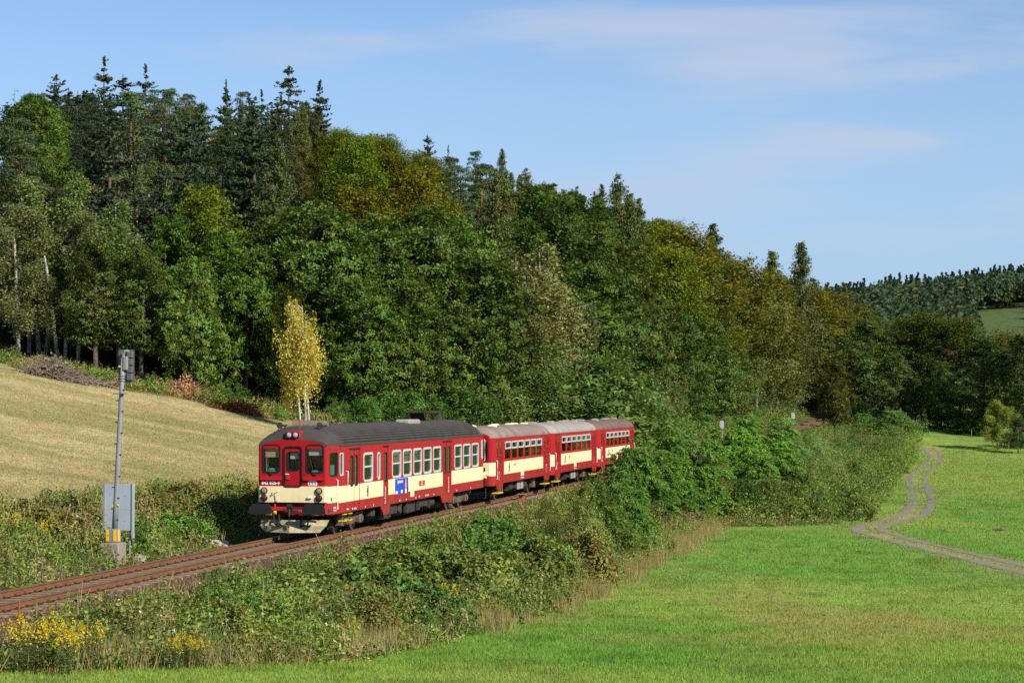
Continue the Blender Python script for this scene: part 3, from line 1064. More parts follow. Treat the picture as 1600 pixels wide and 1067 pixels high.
# markings on the side
for x in (4.72,): emblem(rc, x, 1.49, .40)
po = MB(); po.box(8.62, 10.62, -W - .006, -W + .002, 1.16, 1.785)
poo = po.build('poster', M_BLUE, rc)
pf = MB(); pf.prism([(10.14, 1.20), (10.34, 1.20), (10.36, 1.5), (10.32, 1.66), (10.24, 1.76), (10.16, 1.66), (10.12, 1.5)], lambda u, v, t: (u, t, v), -W - .010, -W - .004)
pf.build('poster_figure', M_ORANGE, poo)
pf = MB(); pf.box(10.14, 10.34, -W - .013, -W - .009, 1.17, 1.33); pf.box(8.7, 8.98, -W - .010, -W - .005, 1.19, 1.30); pf.box(9.5, 9.72, -W - .010, -W - .005, 1.20, 1.32)
pf.build('poster_blocks', M_WHITE, poo)
pf = MB(); pf.box(10.38, 10.56, -W - .010, -W - .004, 1.17, 1.42)
pf.build('poster_dark_corner', M_BLACK, poo)
text('poster_title', 'Jednoduše', .20, M_WHITE, poo, Matrix.Translation((9.38, -W - .008, 1.66)) @ Matrix.Rotation(PI / 2, 4, 'X'), ext=.002)
st = MB(); st.box(12.36, 13.3, -W - .005, -W + .002, 1.36, 1.575)
sto_ = st.build('red_sticker', M_DKRED, rc)
for r_, tx in ((1.515, 'REGIO'), (1.42, 'LIBEREC')):
    text('sticker_text', tx, .085, M_WHITE, sto_, Matrix.Translation((12.83, -W - .007, r_)) @ Matrix.Rotation(PI / 2, 4, 'X'), ext=.002)
for x in (7.27, 17.5):
    lettering(rc, '[842025-9]', x, 1.22, .15, ang=-PI / 2, yy=W - .018)
lettering(rc, '24,0 m', 12.35, .94, .085); lettering(rc, '(40 t) - 52+40', 13.6, .93, .10)
lettering(rc, 'PRAHA', 2.05, .93, .085); lettering(rc, 'BUS 24', 3.0, .91, .10)
mk = MB()
for x in (4.4, 5.5, 9.3, 10.3, 11.8, 14.8, 18.9, 21.6): mk.box(x, x + .06, -W - .005, -W + .002, .88, .94)
mk.box(2.72, 2.78, -W - .005, -W + .002, .88, .95); mk.build('jacking_marks', M_WHITE, rc)
gs_ = MB(); gs_.box(.33, .44, -1.352, -1.335, 1.29, 1.44); gs_.build('green_notice', M_GRN, rc)
lettering(rc, '842 025', .62, 1.05, .10, yy=1.40); lettering(rc, 'ČD Liberec', .62, .95, .075, yy=1.40)

# bogies and machinery
bogie(rc, 3.65, 2.3); bogie(rc, 20.75, 2.3)
un = MB()
rr = random.Random(8)
for (x0, x1, y0, y1, z0, z1) in ((8.2, 9.6, -1.25, -.3, .36, .83), (9.8, 10.7, -1.15, .2, .30, .83), (11.2, 12.6, -1.2, -.2, .28, .83), (13.1, 14.6, -1.22, -.3, .42, .83), (8.6, 14.5, .1, 1.2, .34, .83), (15.0, 15.7, -1.1, 1.1, .5, .83), (6.1, 6.6, -1.2, -.6, .42, .83)):
    un.rbox(x0, x1, y0, y1, z0, z1, .05)
un.tube([(7.2, -1.1, .34), (8.6, -1.15, .30), (9.4, -1.0, .38)], .09, 8); un.tube([(10.2, -1.2, .78), (9.7, -1.25, .40)], .10, 8)
for x in (8.3, 9.9, 11.0, 12.7, 13.0, 14.7): un.box(x, x + .07, -1.28, -1.2, .35, .83)
un.cyl((14.9, -1.0, .55), (15.9, -1.0, .55), .20, n=12); un.cyl((18.2, -1.05, .62), (18.9, -1.05, .62), .23, n=12)
un.box(.6, LEN - .5, -.35, .35, .66, .84); un.box(.4, LEN - .4, -1.36, 1.36, .80, .86)
un.build('underframe_machinery', M_UNDER, rc)
for x in (1.75, 2.45):
    s_ = MB(); s_.box(x - .02, x + .3, -1.42, -1.18, .50, .535); s_.box(x - .02, x + .3, -1.42, -1.18, .74, .77); s_.box(x, x + .03, -1.4, -1.37, .5, .85, 1)
    s_.build('step', [M_YEL, M_UNDER], rc)
# buffer beam, buffers, hoses, plough
bb = MB(); bb.box(.13, .30, -1.24, 1.24, .80, 1.262); bb.build('buffer_beam', mat('shaded_red_beam', (.14, .010, .012), .6, .2), rc)  # beam's red is darkened in the colour for the shaded recess between the buffers
rd = MB(); rd.box(-.10, .0, .10, .74, .99, 1.10); rd.cyl((-.06, .62, 1.2), (-.06, .62, 1.1), .04, n=8); rd.rbox(-.12, .02, -.40, -.26, .9, 1.0, .02); rd.cyl((-.08, -1.2, .86), (-.10, -.95, .86), .05, n=8)
rd.build('red_brake_pipe', M_DKRED, rc)
for y in (-.98, .98):
    f = MB(); f.cyl((.14, y, 1.05), (-.56, y, 1.05), .15, .11, 14)
    f.prism([(y - .42, .90), (y - .34, .86), (y + .34, .86), (y + .42, .90), (y + .42, 1.08), (y + .30, 1.23), (y - .30, 1.23), (y - .42, 1.08)], lambda u, v, t: (t, u, v), -.62, -.56)
    f.build('buffer', M_BLACK, rc)
cp = MB(); cp.rbox(-.35, 0, -.07, .07, .98, 1.10, .03); cp.tube([(-.32, 0, 1.04), (-.36, 0, .80), (-.33, 0, .55)], .045, 8); cp.cyl((-.3, -.09, 1.12), (-.3, .09, 1.12), .09, n=10); cp.tube([(-.33, .02, .55), (-.38, 0, .38)], .03, 6)
cp.build('screw_coupling', M_BLACK, rc)
for y, e in ((.62, .5), (.42, .32), (-.45, -.38), (-.72, -.62)):
    h = MB(); h.tube([(-.05, y, .88), (-.22, y, .80), (-.28, (y + e) / 2, .52), (-.20, e, .42), (-.12, e - .12, .46)], .032, 7)
    h.build('brake_hose', M_RUBBER, rc)
for y0, y1 in ((.72, .94), (-1.02, -.76)):
    yv = MB(); yv.cyl((-.10, y0, .86), (-.10, y1, .86), .055, n=8); yv.build('yellow_cock', M_YEL, rc)
yv = MB(); yv.cyl((-.10, .56, .90), (-.10, .64, .90), .06, n=8); yv.build('yellow_cock', M_YEL, rc)
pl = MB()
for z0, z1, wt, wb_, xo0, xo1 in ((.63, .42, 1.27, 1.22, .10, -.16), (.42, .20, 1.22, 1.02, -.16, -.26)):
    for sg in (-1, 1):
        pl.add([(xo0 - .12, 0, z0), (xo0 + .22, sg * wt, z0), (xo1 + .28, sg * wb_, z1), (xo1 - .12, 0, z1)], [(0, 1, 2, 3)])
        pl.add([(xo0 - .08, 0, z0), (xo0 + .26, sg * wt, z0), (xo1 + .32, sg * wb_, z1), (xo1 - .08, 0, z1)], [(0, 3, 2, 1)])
pl.build('snow_plough', mat('shaded_dirty_cream', (.46, .40, .24), .6, .2, color2=(.22, .18, .11), scale=3), rc)  # cream darkened in the colour to show the plough in shade, mottled with dirt

# ---- three four-wheel trailers
TW = 1.45
tR = lambda a, z, t=0: (a, -TW + t, z)
tL = lambda a, z, t=0: (a, TW - t, z)
TL_ = 14.2
TF = .38                                         # length of the rounded end


def trailer(s0, label, roofm):
    t = empty('trailer', stand_on_track(s0), train_rz, label, 'railway carriage', 'trailers coupled behind the railcar')
    zg, zt = 3.07, 3.62
    win = [(2.42 + 1.55 * k, 3.84 + 1.55 * k) for k in range(6)]
    dr_ = [(.62, 1.95), (TL_ - 1.95, TL_ - .62)]
    for fn in (tR, tL):
        b = MB()
        panel(b, fn, TF, TL_ - TF, .87, zg, [(a, c, 2.0, 2.88) for a, c in win] + [(a, c, .88, 2.98) for a, c in dr_], [(2.25, TL_ - 2.25, 1.28, 1.90, 1)])
        b.build('body_side', [M_RED, M_CREAM, M_INT], t)
        for a, c in win:
            window(fn, t, a, c, 2.0, 2.88, .05, .04, M_DKRED, bar=2.52)
            f = MB(); ring(f, fn, rrect(a + .02, c - .02, 2.50, 2.87, .03), rrect(a + .12, c - .12, 2.57, 2.80, .02), -.02, .02)
            f.build('sliding_vent_frame', M_FRAME, t)
        for k, (a, c) in enumerate(dr_):
            d = MB(); dfn = lambda x, z, tt=0, g=fn: g(x, z, tt + .025)
            m_ = (a + c) / 2
            sl2 = [(a + .16, m_ - .20, 1.8, 2.84), (m_ + .20, c - .16, 1.8, 2.84)]
            panel(d, dfn, a, c, .885, 2.97, sl2, [], .05)
            d.box(m_ - .01, m_ + .01, *sorted((fn(0, 0, .015)[1], fn(0, 0, .03)[1])), .89, 2.96, 1)
            do = d.build('door', [M_RED, M_RUBBER, M_INT], t)
            for q in sl2:
                g = MB(); g.prism(rrect(q[0], q[1], q[2], q[3], .06), lambda u, v, w, f=fn: f(u, v, w), .045, .05); g.build('pane', M_GLASS, do)
            k2 = MB(); k2.prism([(a - .12, .868), (a + .05, .62), (c - .05, .62), (c + .12, .868)], lambda u, v, w, f=fn: f(u, v, w), 0, .06)
            k2.build('door_skirt', M_RED, t)
            yy = sorted((fn(0, 0, -.03)[1], fn(0, 0, .25)[1]))
            sp = MB(); sp.box(a + .05, c - .05, *yy, .40, .45); sp.box(a + .2, a + .24, yy[0] + .03, yy[0] + .08, .45, .85, 1); sp.box(c - .24, c - .2, yy[0] + .03, yy[0] + .08, .45, .85, 1)
            sp.build('step', [M_YEL, M_UNDER], t)
            hb_ = MB(); yo = fn(0, 0, -.05)[1]; yi = fn(0, 0, .02)[1]; hx = a - .05 if k == 0 else c + .05
            hb_.tube([(hx, yi, 1.1), (hx, yo, 1.12), (hx, yo, 1.98), (hx, yi, 2.0)], .02, 6); hb_.build('handrail', M_WHITE, t)
    # rounded ends
    for e in (0, 1):
        ex = (lambda x: x) if e == 0 else (lambda x: TL_ - x)
        b = MB()
        hw = 1.22
        endf = lambda a, z, tt=0: (ex(tt), a, z)
        panel(b, endf, -hw, hw, .80, zg, [(-1.12, -.42, 1.98, 2.92), (-.32, .32, 1.0, 2.92), (.42, 1.12, 1.98, 2.92)], [(-2, 2, 1.27, 1.90, 1), (-2, 2, .8, 1.27, 0)])
        for sg in (-1, 1):
            pa = [(0, hw), (.03, hw + .09), (.10, hw + .155), (.22, hw + .20), (TF, TW)]
            for (x0, y0), (x1, y1) in zip(pa[:-1], pa[1:]):
                for z0, z1, m in ((.80, 1.27, 0), (1.27, 1.90, 1), (1.90, zg, 0)):
                    b.add([(ex(x0), sg * y0, z0), (ex(x1), sg * y1, z0), (ex(x1), sg * y1, z1), (ex(x0), sg * y0, z1)], [(0, 1, 2, 3)], m)
        jj = 24; gv = [(ex(0), y, zg + .30 * math.sqrt(max(0, 1 - (y / 1.3) ** 2))) for y in np.linspace(-1.2, 1.2, jj)]
        b.add([(ex(0), -1.2, zg - .02)] + gv + [(ex(0), 1.2, zg - .02)], [tuple(range(jj + 2))], 0)
        b.build('end_panel', [M_RED, M_CREAM, M_INT], t)
        for p, q in ((-1.12, -.42), (.42, 1.12)):
            window(endf, t, p, q, 1.98, 2.92, .04, .12, M_RUBBER)
        d = MB(); d.add([endf(a, z, .03) for a, z in rrect(-.31, .31, 1.0, 2.91, .05)], [tuple(range(20))]); d.build('gangway_door', M_INTD, t)
        for y in (-.92, .92): lamp(t, (ex(-.005), y, 1.58), .12, M_LENSR, (-1 if e == 0 else 1, 0, 0))
        bf = MB(); bf.rbox(*sorted((ex(-.18), ex(.0))), -1.18, -.68, 1.30, 1.38, .02); bf.rbox(*sorted((ex(-.2), ex(0))), -1.1, -.76, 1.16, 1.32, .02); bf.build('end_step', M_CREAM, t)
        for y in (-.87, .87):
            f = MB(); f.cyl((ex(.1), y, .98), (ex(-.28), y, .98), .12, n=12); f.cyl((ex(-.28), y, .98), (ex(-.33), y, .98), .22, n=16); f.build('buffer', M_BLACK, t)
        h = MB(); h.tube([(ex(.1), -.3, .8), (ex(-.2), -.32, .5), (ex(-.42), -.3, .38), (ex(-.55), -.3, .6)], .035, 7); h.tube([(ex(.15), -1.0, .8), (ex(.02), -1.05, .25), (ex(-.25), -1.0, .2)], .03, 6); h.build('coupling_hose', M_RUBBER, t)
    b = MB(); roof(b, .016, TL_ - .016, TW + .02, zg - .005, zt, .7, .20, zend=zg + .28)
    b.build('roof', roofm, t, smooth=False)
    for x, y in ((.9, -.15), (2.6, .35), (3.6, -.55), (7.1, .1), (9.6, -.1), (11.8, .1), (12.9, -.2)):
        v = MB(); v.rbox(x - .22, x + .22, y - .22, y + .22, zt - .16, zt + .06, .06); v.build('roof_vent', M_CREAM if roofm is M_ROOFB else M_ROOFL, t)
    f = MB(); f.box(.1, TL_ - .1, -TW + .08, TW - .08, .95, 1.02); f.box(2.05, 2.1, -TW + .08, TW - .08, 1.02, 3.0); f.box(TL_ - 2.1, TL_ - 2.05, -TW + .08, TW - .08, 1.02, 3.0); f.build('cabin_floor', M_INTD, t)
    seats(t, 2.9, 11.8, .80, 1.02)
    u = MB(); u.box(.2, TL_ - .2, -.4, .4, .70, .90); u.box(.3, TL_ - .3, -1.38, 1.38, .84, .90)
    u.rbox(6.3, 8.9, -1.2, -.5, .40, .85, .05); u.rbox(5.4, 6.1, -1.1, .9, .45, .85, .04); u.tube([(8.6, -.95, .6), (10.2, -.95, .42)], .06, 8); u.cyl((4.8, -1.0, .55), (5.5, -1.0, .55), .2, n=12)
    u.build('underframe_machinery', M_UNDER, t)
    u = MB()
    for x in (6.45, 7.25): u.box(x, x + .62, -1.225, -1.195, .38, .80)
    u.build('battery_box', M_ROOFL, t)
    for x in (3.1, TL_ - 3.1):
        wheelset(t, x)
        for y in (-1.02, 1.02):
            a = MB()
            a.rbox(x - .2, x + .2, y - .14, y + .14, .28, .64, .04); a.prism([(x - .75, .70), (x - .3, .60), (x + .3, .60), (x + .75, .70), (x + .75, .76), (x - .75, .76)], lambda p, q, w: (p, w, q), y - .05, y + .05)
            a.build('axle_box', M_UNDERL, t)
    emblem(t, 3.45, 1.60, .42, yy=TW + .0025)
    lettering(t, '010 538', 4.75, 1.68, .12, M_UNDER, yy=TW + .004); lettering(t, '2', 4.75, 1.45, .14, M_UNDER, yy=TW + .004)
    lettering(t, '(19 t) 2-1 10,4 m', 6.6, .97, .11, yy=TW + .004)
    lettering(t, 'ČD 010', 1.28, 1.25, .14, ang=-PI / 2, yy=TW - .02); lettering(t, 'ČD 010', TL_ - 1.28, 1.25, .14, ang=-PI / 2, yy=TW - .02)
    p_ = MB(); p_.box(6.2, 6.95, -TW - .006, -TW + .002, 1.06, 1.30); p_.build('cream_plate', M_CREAM, t)
    return t


T0 = 26.35
TP = 14.78
trailer(T0, 'first trailer behind the railcar, red and cream with brown dusty roof', M_ROOFB)
trailer(T0 + TP, 'middle trailer of the train, red and cream with pale grey roof', M_ROOFL)
trailer(T0 + 2 * TP, 'last trailer of the train, brown roof, half hidden by green bushes', mat('rusty_brown_roof', (.20, .125, .105), .7, .25, color2=(.12, .07, .06), scale=.9))


# ---- passengers, one continuous mesh each
def person(s, y, shirt, hair, label, root_z=1.44, face=-1):
    x0, y0 = at_su(s, -y)
    p = empty('person', (x0, y0, float(zrail(s)) + root_z), train_rz, label, 'person', 'passengers at the windows')
    # skin-modified skeleton: pelvis, spine, neck, head, arms, thighs
    J = [(0, 0, 0), (0, 0, .28), (0, 0, .50), (0, 0, .58), (.02 * face, 0, .70), (.03 * face, 0, .80), (0, -.20, .48), (.06 * face, -.26, .22), (.26 * face, -.16, .14), (0, .20, .48), (.06 * face, .26, .22), (.26 * face, .16, .14), (.42 * face, -.10, .02), (.42 * face, .10, .02), (.44 * face, -.10, -.38), (.44 * face, .10, -.38)]
    E = [(0, 1), (1, 2), (2, 3), (3, 4), (4, 5), (2, 6), (6, 7), (7, 8), (2, 9), (9, 10), (10, 11), (0, 12), (0, 13), (12, 14), (13, 15)]
    R = [.17, .16, .14, .055, .095, .085, .06, .05, .04, .06, .05, .04, .08, .08, .055, .055]
    me = bpy.data.meshes.new('body'); me.from_pydata(J, E, [])
    o = link('body', me, p)
    md = o.modifiers.new('skin', 'SKIN')
    for i, v in enumerate(me.skin_vertices[0].data): v.radius = (R[i], R[i] * (1.15 if i < 3 else 1)); v.use_root = (i == 0)
    ss_ = o.modifiers.new('sub', 'SUBSURF'); ss_.levels = 1; ss_.render_levels = 1
    mt = bpy.data.materials.get('clothes_' + shirt[0]) or mat('clothes_' + shirt[0], shirt[1], .8, .1)
    me.materials.append(mt)
    h = MB(); h.tube([(.02 * face, 0, .60), (.04 * face, 0, .66), (.045 * face, 0, .74), (.03 * face, 0, .82), (.02 * face, 0, .86)], [.05, .085, .10, .085, .03], 12)
    h.tube([(.14 * face, 0, .74), (.17 * face, 0, .71)], [.02, .022], 6)
    h.build('face', bpy.data.materials.get('skin') or mat('skin', (.50, .28, .19), .6, .3), p, smooth=True)
    k = MB(); k.tube([(-.04 * face, 0, .66), (-.05 * face, 0, .74), (-.01 * face, 0, .84), (.02 * face, 0, .885)], [.075, .105, .10, .03], 12)
    k.build('hair', bpy.data.materials.get('hair_' + hair[0]) or mat('hair_' + hair[0], hair[1], .7, .2), p, smooth=True)


BRN = ('brown', (.06, .03, .018)); GRY = ('grey', (.30, .29, .28))
person(8.75, -1.0, ('red', (.45, .06, .06)), BRN, 'seated passenger in red behind the window above the blue poster')
person(11.9, -1.0, ('light_blue', (.22, .42, .58)), BRN, 'seated passenger in light blue at the third of five railcar windows')
person(10.3, -1.0, ('grey', (.34, .34, .32)), GRY, 'seated grey-haired passenger at the second of five railcar windows')
person(20.8, -1.0, ('white', (.62, .66, .70)), BRN, 'seated passenger in white near the rear of the railcar')
person(T0 + 4.6, -1.0, ('pink', (.60, .34, .42)), BRN, 'seated passenger in pink at the first trailer\'s window')
person(T0 + TP + 5.4, -1.0, ('white', (.62, .66, .70)), BRN, 'seated passenger in white in the middle trailer')

# ------------------------------------------------------------------ trees
M_LEAF = foliage_mat('leaves', .24, .55, .08)
M_NEEDLE = foliage_mat('needles', .15, .7, .05)
M_GRASS = foliage_mat('grass_blades', .42, .6, .05)
M_BARK = mat('grey_brown_bark', (.13, .105, .08), .9, .1, var=.5, scale=3, bump=.6, bscale=14)
M_BIRCHB = mat('white_birch_bark', (.62, .60, .55), .8, .2, color2=(.10, .09, .08), scale=2.2)
M_PINEB = mat('orange_pine_bark', (.22, .105, .05), .9, .1, var=.5, scale=3)
M_TWIG = mat('dead_twig', (.20, .17, .145), .9, .1, var=.4, scale=3)


def unit(v):
    return v / np.maximum(1e-9, np.linalg.norm(v, axis=-1, keepdims=True))


def leaf_quads(P, Nn, size, asp, rg):
    """rhombic leaves at P with normals Nn; returns verts, faces"""
    n = len(P)
    Nn = unit(Nn)
    t = unit(np.cross(Nn, rg.normal(size=(n, 3))))
    b = np.cross(Nn, t)
    sz = np.broadcast_to(np.asarray(size, float), (n,))[:, None]
    a = t * sz; c = b * sz * asp
    fold = Nn * sz * .18
    V = np.stack([P - a, P + c - fold, P + a, P - c - fold], 1).reshape(-1, 3)
    Fq = np.arange(4 * n).reshape(n, 4)
    return V, Fq


class Crown:
    def __init__(s): s.V = []; s.F = []; s.C = []; s.n = 0

    def add(s, P, Nn, size, asp, col, rg):
        V, Fq = leaf_quads(P, Nn, size, asp, rg)
        s.V.append(V); s.F.append(Fq + s.n); s.C.append(np.repeat(col, 4, 0)); s.n += len(V)

    def mesh(s, name, m):
        return np_mesh(name, np.concatenate(s.V), np.concatenate(s.F), np.concatenate(s.C), [m])


def var(n, rg, amt=.35, yel=.12):
    """per-leaf tint around 1"""
    v = rg.uniform(1 - amt, 1 + amt, (n, 1))
    y = rg.uniform(-yel, yel, (n, 1))
    return v * np.concatenate([1 + y * 1.6, 1 + y * .3, 1 - y], 1)


def lobes(cr, C, R, n, rg, size, flat=.75, asp=.6, tint=None, outc=None, amt=.3):
    """leaf shells round lobe centres C"""
    for k, (c, r) in enumerate(zip(C, R)):
        m = int(n * (r / np.mean(R)) ** 2)
        out = unit((c - outc)[None]) if outc is not None else np.array([[0, 0, 1.]])
        d = unit(unit(rg.normal(size=(m, 3))) + .55 * out + np.array([0, 0, .25]))
        rad = r * rg.uniform(.62, 1.12, (m, 1)) ** .7
        P = c + d * rad * np.array([1, 1, flat])
        Nn = d + .55 * rg.normal(size=(m, 3)) + np.array([0, 0, .35])
        yv_ = rg.normal() * .13
        t = var(m, rg, amt) * rg.uniform(.72, 1.30) * np.array([[1 + yv_ * 1.2, 1 + yv_ * .2, 1 - yv_ * .6]])
        if tint is not None: t = t * tint[k]
        cr.add(P, Nn, size * rg.uniform(.7, 1.3, m), asp, t, rg)


def limbs(trunk_pts, trunk_r, ends, rg, n=6, thin=.05):
    b = MB(); b.tube(trunk_pts, trunk_r, 9)
    tp = np.array(trunk_pts)
    for e in ends:
        z = min(max(trunk_pts[0][2], e[2] - rg.uniform(.25, .55) * np.hypot(e[0], e[1]) - .4), trunk_pts[-1][2])
        x = np.interp(z, tp[:, 2], tp[:, 0]); y = np.interp(z, tp[:, 2], tp[:, 1])
        r = np.interp(z, tp[:, 2], trunk_r) * .5
        mid = ((x + e[0]) / 2 + rg.normal() * .15, (y + e[1]) / 2 + rg.normal() * .15, (z + e[2]) / 2 + .1 * np.hypot(e[0], e[1]) * .5)
        b.tube([(x, y, z), mid, tuple(e)], [max(r, thin), max(r * .6, thin * .7), thin * .4], 5)
    return b


def mb_mesh(b, name, m):
    me = bpy.data.meshes.new(name)
    me.from_pydata([tuple(p) for p in b.v], [], b.f); me.materials.append(m)
    me.polygons.foreach_set('use_smooth', [True] * len(b.f)); me.update()
    return me


def clumps(cr, C, out, m, spread, size, asp, rg, amt=.4, upw=.5):
    """many small leaf sprays at C, each its own tint"""
    n = len(C)
    off = rg.normal(size=(n, m, 3)) * np.array(spread) * rg.uniform(.6, 1.3, (n, 1, 1))
    P = (C[:, None] + off).reshape(-1, 3)
    cn = unit(out * .75 + np.array([0, 0, upw]) + rg.normal(size=(n, 3)) * .45)   # each spray faces its own way
    Nn = np.repeat(cn, m, 0) + rg.normal(size=(n * m, 3)) * .36
    yv = rg.normal(size=(n, 1)) * .10
    tint = rg.uniform(.62, 1.38, (n, 1)) * np.concatenate([1 + yv * 1.3, 1 + yv * .2, 1 - yv * .6], 1)
    col = np.repeat(tint, m, 0) * var(n * m, rg, amt)
    cr.add(P, Nn, size * rg.uniform(.65, 1.4, n * m), asp, col, rg)


def make_oak(seed, H=14.0, R=4.4, cb=.12, n=680, m=32, size=.118, gap=.45):
    rg = np.random.default_rng(seed)
    N0 = n * 2
    t = rg.uniform(0, 1, N0) ** .85
    env = R * np.maximum(.18, np.sin(PI * np.minimum(.985, t * .80 + .17))) ** .7
    a = rg.uniform(0, 2 * PI, N0)
    q = 1 - .55 * rg.uniform(0, 1, N0) ** 1.6
    p = rg.uniform(0, 6.28, 4)
    wob = 1 + .20 * np.sin(2 * a + p[0]) * np.sin(6 * t + p[1]) + .14 * np.sin(5 * a + p[2] + 4 * t) + .10 * np.sin(9 * a + 11 * t + p[3])
    keep = (fbm(a * 1.3 + seed * 3.1, t * 5.5 + seed, 2) > gap) | (q < .52)
    t, env, a, q, wob = [v[keep][:n] for v in (t, env, a, q, wob)]
    r = env * q * wob
    C = np.stack([r * np.cos(a), r * np.sin(a), H * (cb + (1 - cb - .05) * t) + rg.normal(size=len(t)) * .25], 1)
    out = unit(C - np.array([0, 0, H * .42]))
    cr = Crown(); clumps(cr, C, out, m, (.23, .23, .15), size, .62, rg)
    tp = [(0, 0, -.5), (.1, .0, H * .15), (rg.normal() * .2, rg.normal() * .2, H * .45), (rg.normal() * .3, rg.normal() * .3, H * .85)]
    b = limbs(tp, [.27, .22, .16, .05], C[::22], rg)
    return mb_mesh(b, 'oak_trunk', M_BARK), cr.mesh('oak_crown', M_LEAF), H, R


def make_beech(seed, H=15.0, R=4.2, gold=1.0, size=.115):
    rg = np.random.default_rng(seed)
    cr = Crown(); ends = []
    for k in range(120):
        t = rg.uniform(0, 1) ** .75
        env = R * max(.15, math.sin(PI * min(.97, t * .75 + .22))) ** .8
        a = rg.uniform(0, 2 * PI); q = rg.uniform(.35, 1)
        c = np.array([env * q * math.cos(a), env * q * math.sin(a), H * (.12 + .74 * t)])
        d = unit(np.array([math.cos(a) * .75, math.sin(a) * .75, .55 + .7 * t]))
        L = rg.uniform(1.1, 2.3); m = 150
        al = rg.uniform(-.5, .5, (m, 1)) * L
        sp = .36 * (1 - (np.abs(al) / L)) + .12
        off = rg.normal(size=(m, 3)) * sp * np.array([1, 1, .55])
        P = c + d * al + off
        Nn = rg.normal(size=(m, 3)) * .55 + np.array([0, 0, .8]) + d * .3
        g = np.clip((P[:, 2:3] / H - .42) * 1.7 + rg.normal(size=(m, 1)) * .18 + (q - .7) * .5, 0, 1) * gold
        col = var(m, rg, .3) * ((1 - g) * np.array([[1, 1, 1]]) + g * np.array([[1.55, 1.24, .7]]))
        cr.add(P, Nn, size * rg.uniform(.7, 1.3, m), .6, col, rg)
        if k % 4 == 0: ends.append(c + d * L * .4)
    tp = [(0, 0, -.5), (0.1, 0, H * .3), (-.1, .1, H * .6), (0, 0, H * .9)]
    return mb_mesh(limbs(tp, [.26, .20, .13, .03], ends, rg), 'beech_trunk', M_BARK), cr.mesh('beech_crown', M_LEAF), H, R


def make_birch(seed, H=14.0, R=2.8, size=.08, dens=1.0, stems=1, weep=(.5, 1.9), low=.22, tr=1.0):
    rg = np.random.default_rng(seed)
    cr = Crown(); b = MB(); ends = []
    for st in range(stems):
        lean = rg.normal(size=2) * (.5 if stems == 1 else 1.0); bx = rg.normal(size=2) * (.05 if stems == 1 else .5)
        tp = [(bx[0], bx[1], -.4), (bx[0] + lean[0] * .25, bx[1] + lean[1] * .25, H * .3), (bx[0] + lean[0] * .6, bx[1] + lean[1] * .6, H * .65), (bx[0] + lean[0], bx[1] + lean[1], H * .97)]
        b.tube(tp, [.14 * tr, .115 * tr, .075 * tr, .015], 8)
        tpa = np.array(tp)
        for k in range(int(46 / stems)):
            t = rg.uniform(low, 1)
            z = H * t
            x = np.interp(z, tpa[:, 2], tpa[:, 0]); y = np.interp(z, tpa[:, 2], tpa[:, 1])
            env = R * (1.05 - t) ** .55 * (.6 + .6 * min(1, (t - .15) * 2.5))
            a = rg.uniform(0, 2 * PI); L = env * rg.uniform(.5, 1.1)
            e = np.array([x + L * math.cos(a), y + L * math.sin(a), z + L * .55])
            if k % 2 == 0: b.tube([(x, y, z), ((x + e[0]) / 2, (y + e[1]) / 2, z + L * .4), tuple(e)], [.035, .022, .008], 4)
            for j in range(7):
                f = rg.uniform(.25, 1.05)
                p0 = np.array([x, y, z]) * (1 - f) + e * f + rg.normal(size=3) * .22
                m = int(58 * dens); dl = rg.uniform(*weep)
                q = rg.uniform(0, 1, (m, 1))
                P = p0 + np.array([0, 0, -1]) * q * dl + rg.normal(size=(m, 3)) * (.13 + .10 * q)
                col = var(m, rg, .38, .13) * rg.uniform(.8, 1.2)
                cr.add(P, rg.normal(size=(m, 3)), size * rg.uniform(.7, 1.3, m), .65, col, rg)
    return mb_mesh(b, 'birch_trunk', M_BIRCHB), cr.mesh('birch_crown', M_LEAF), H, R


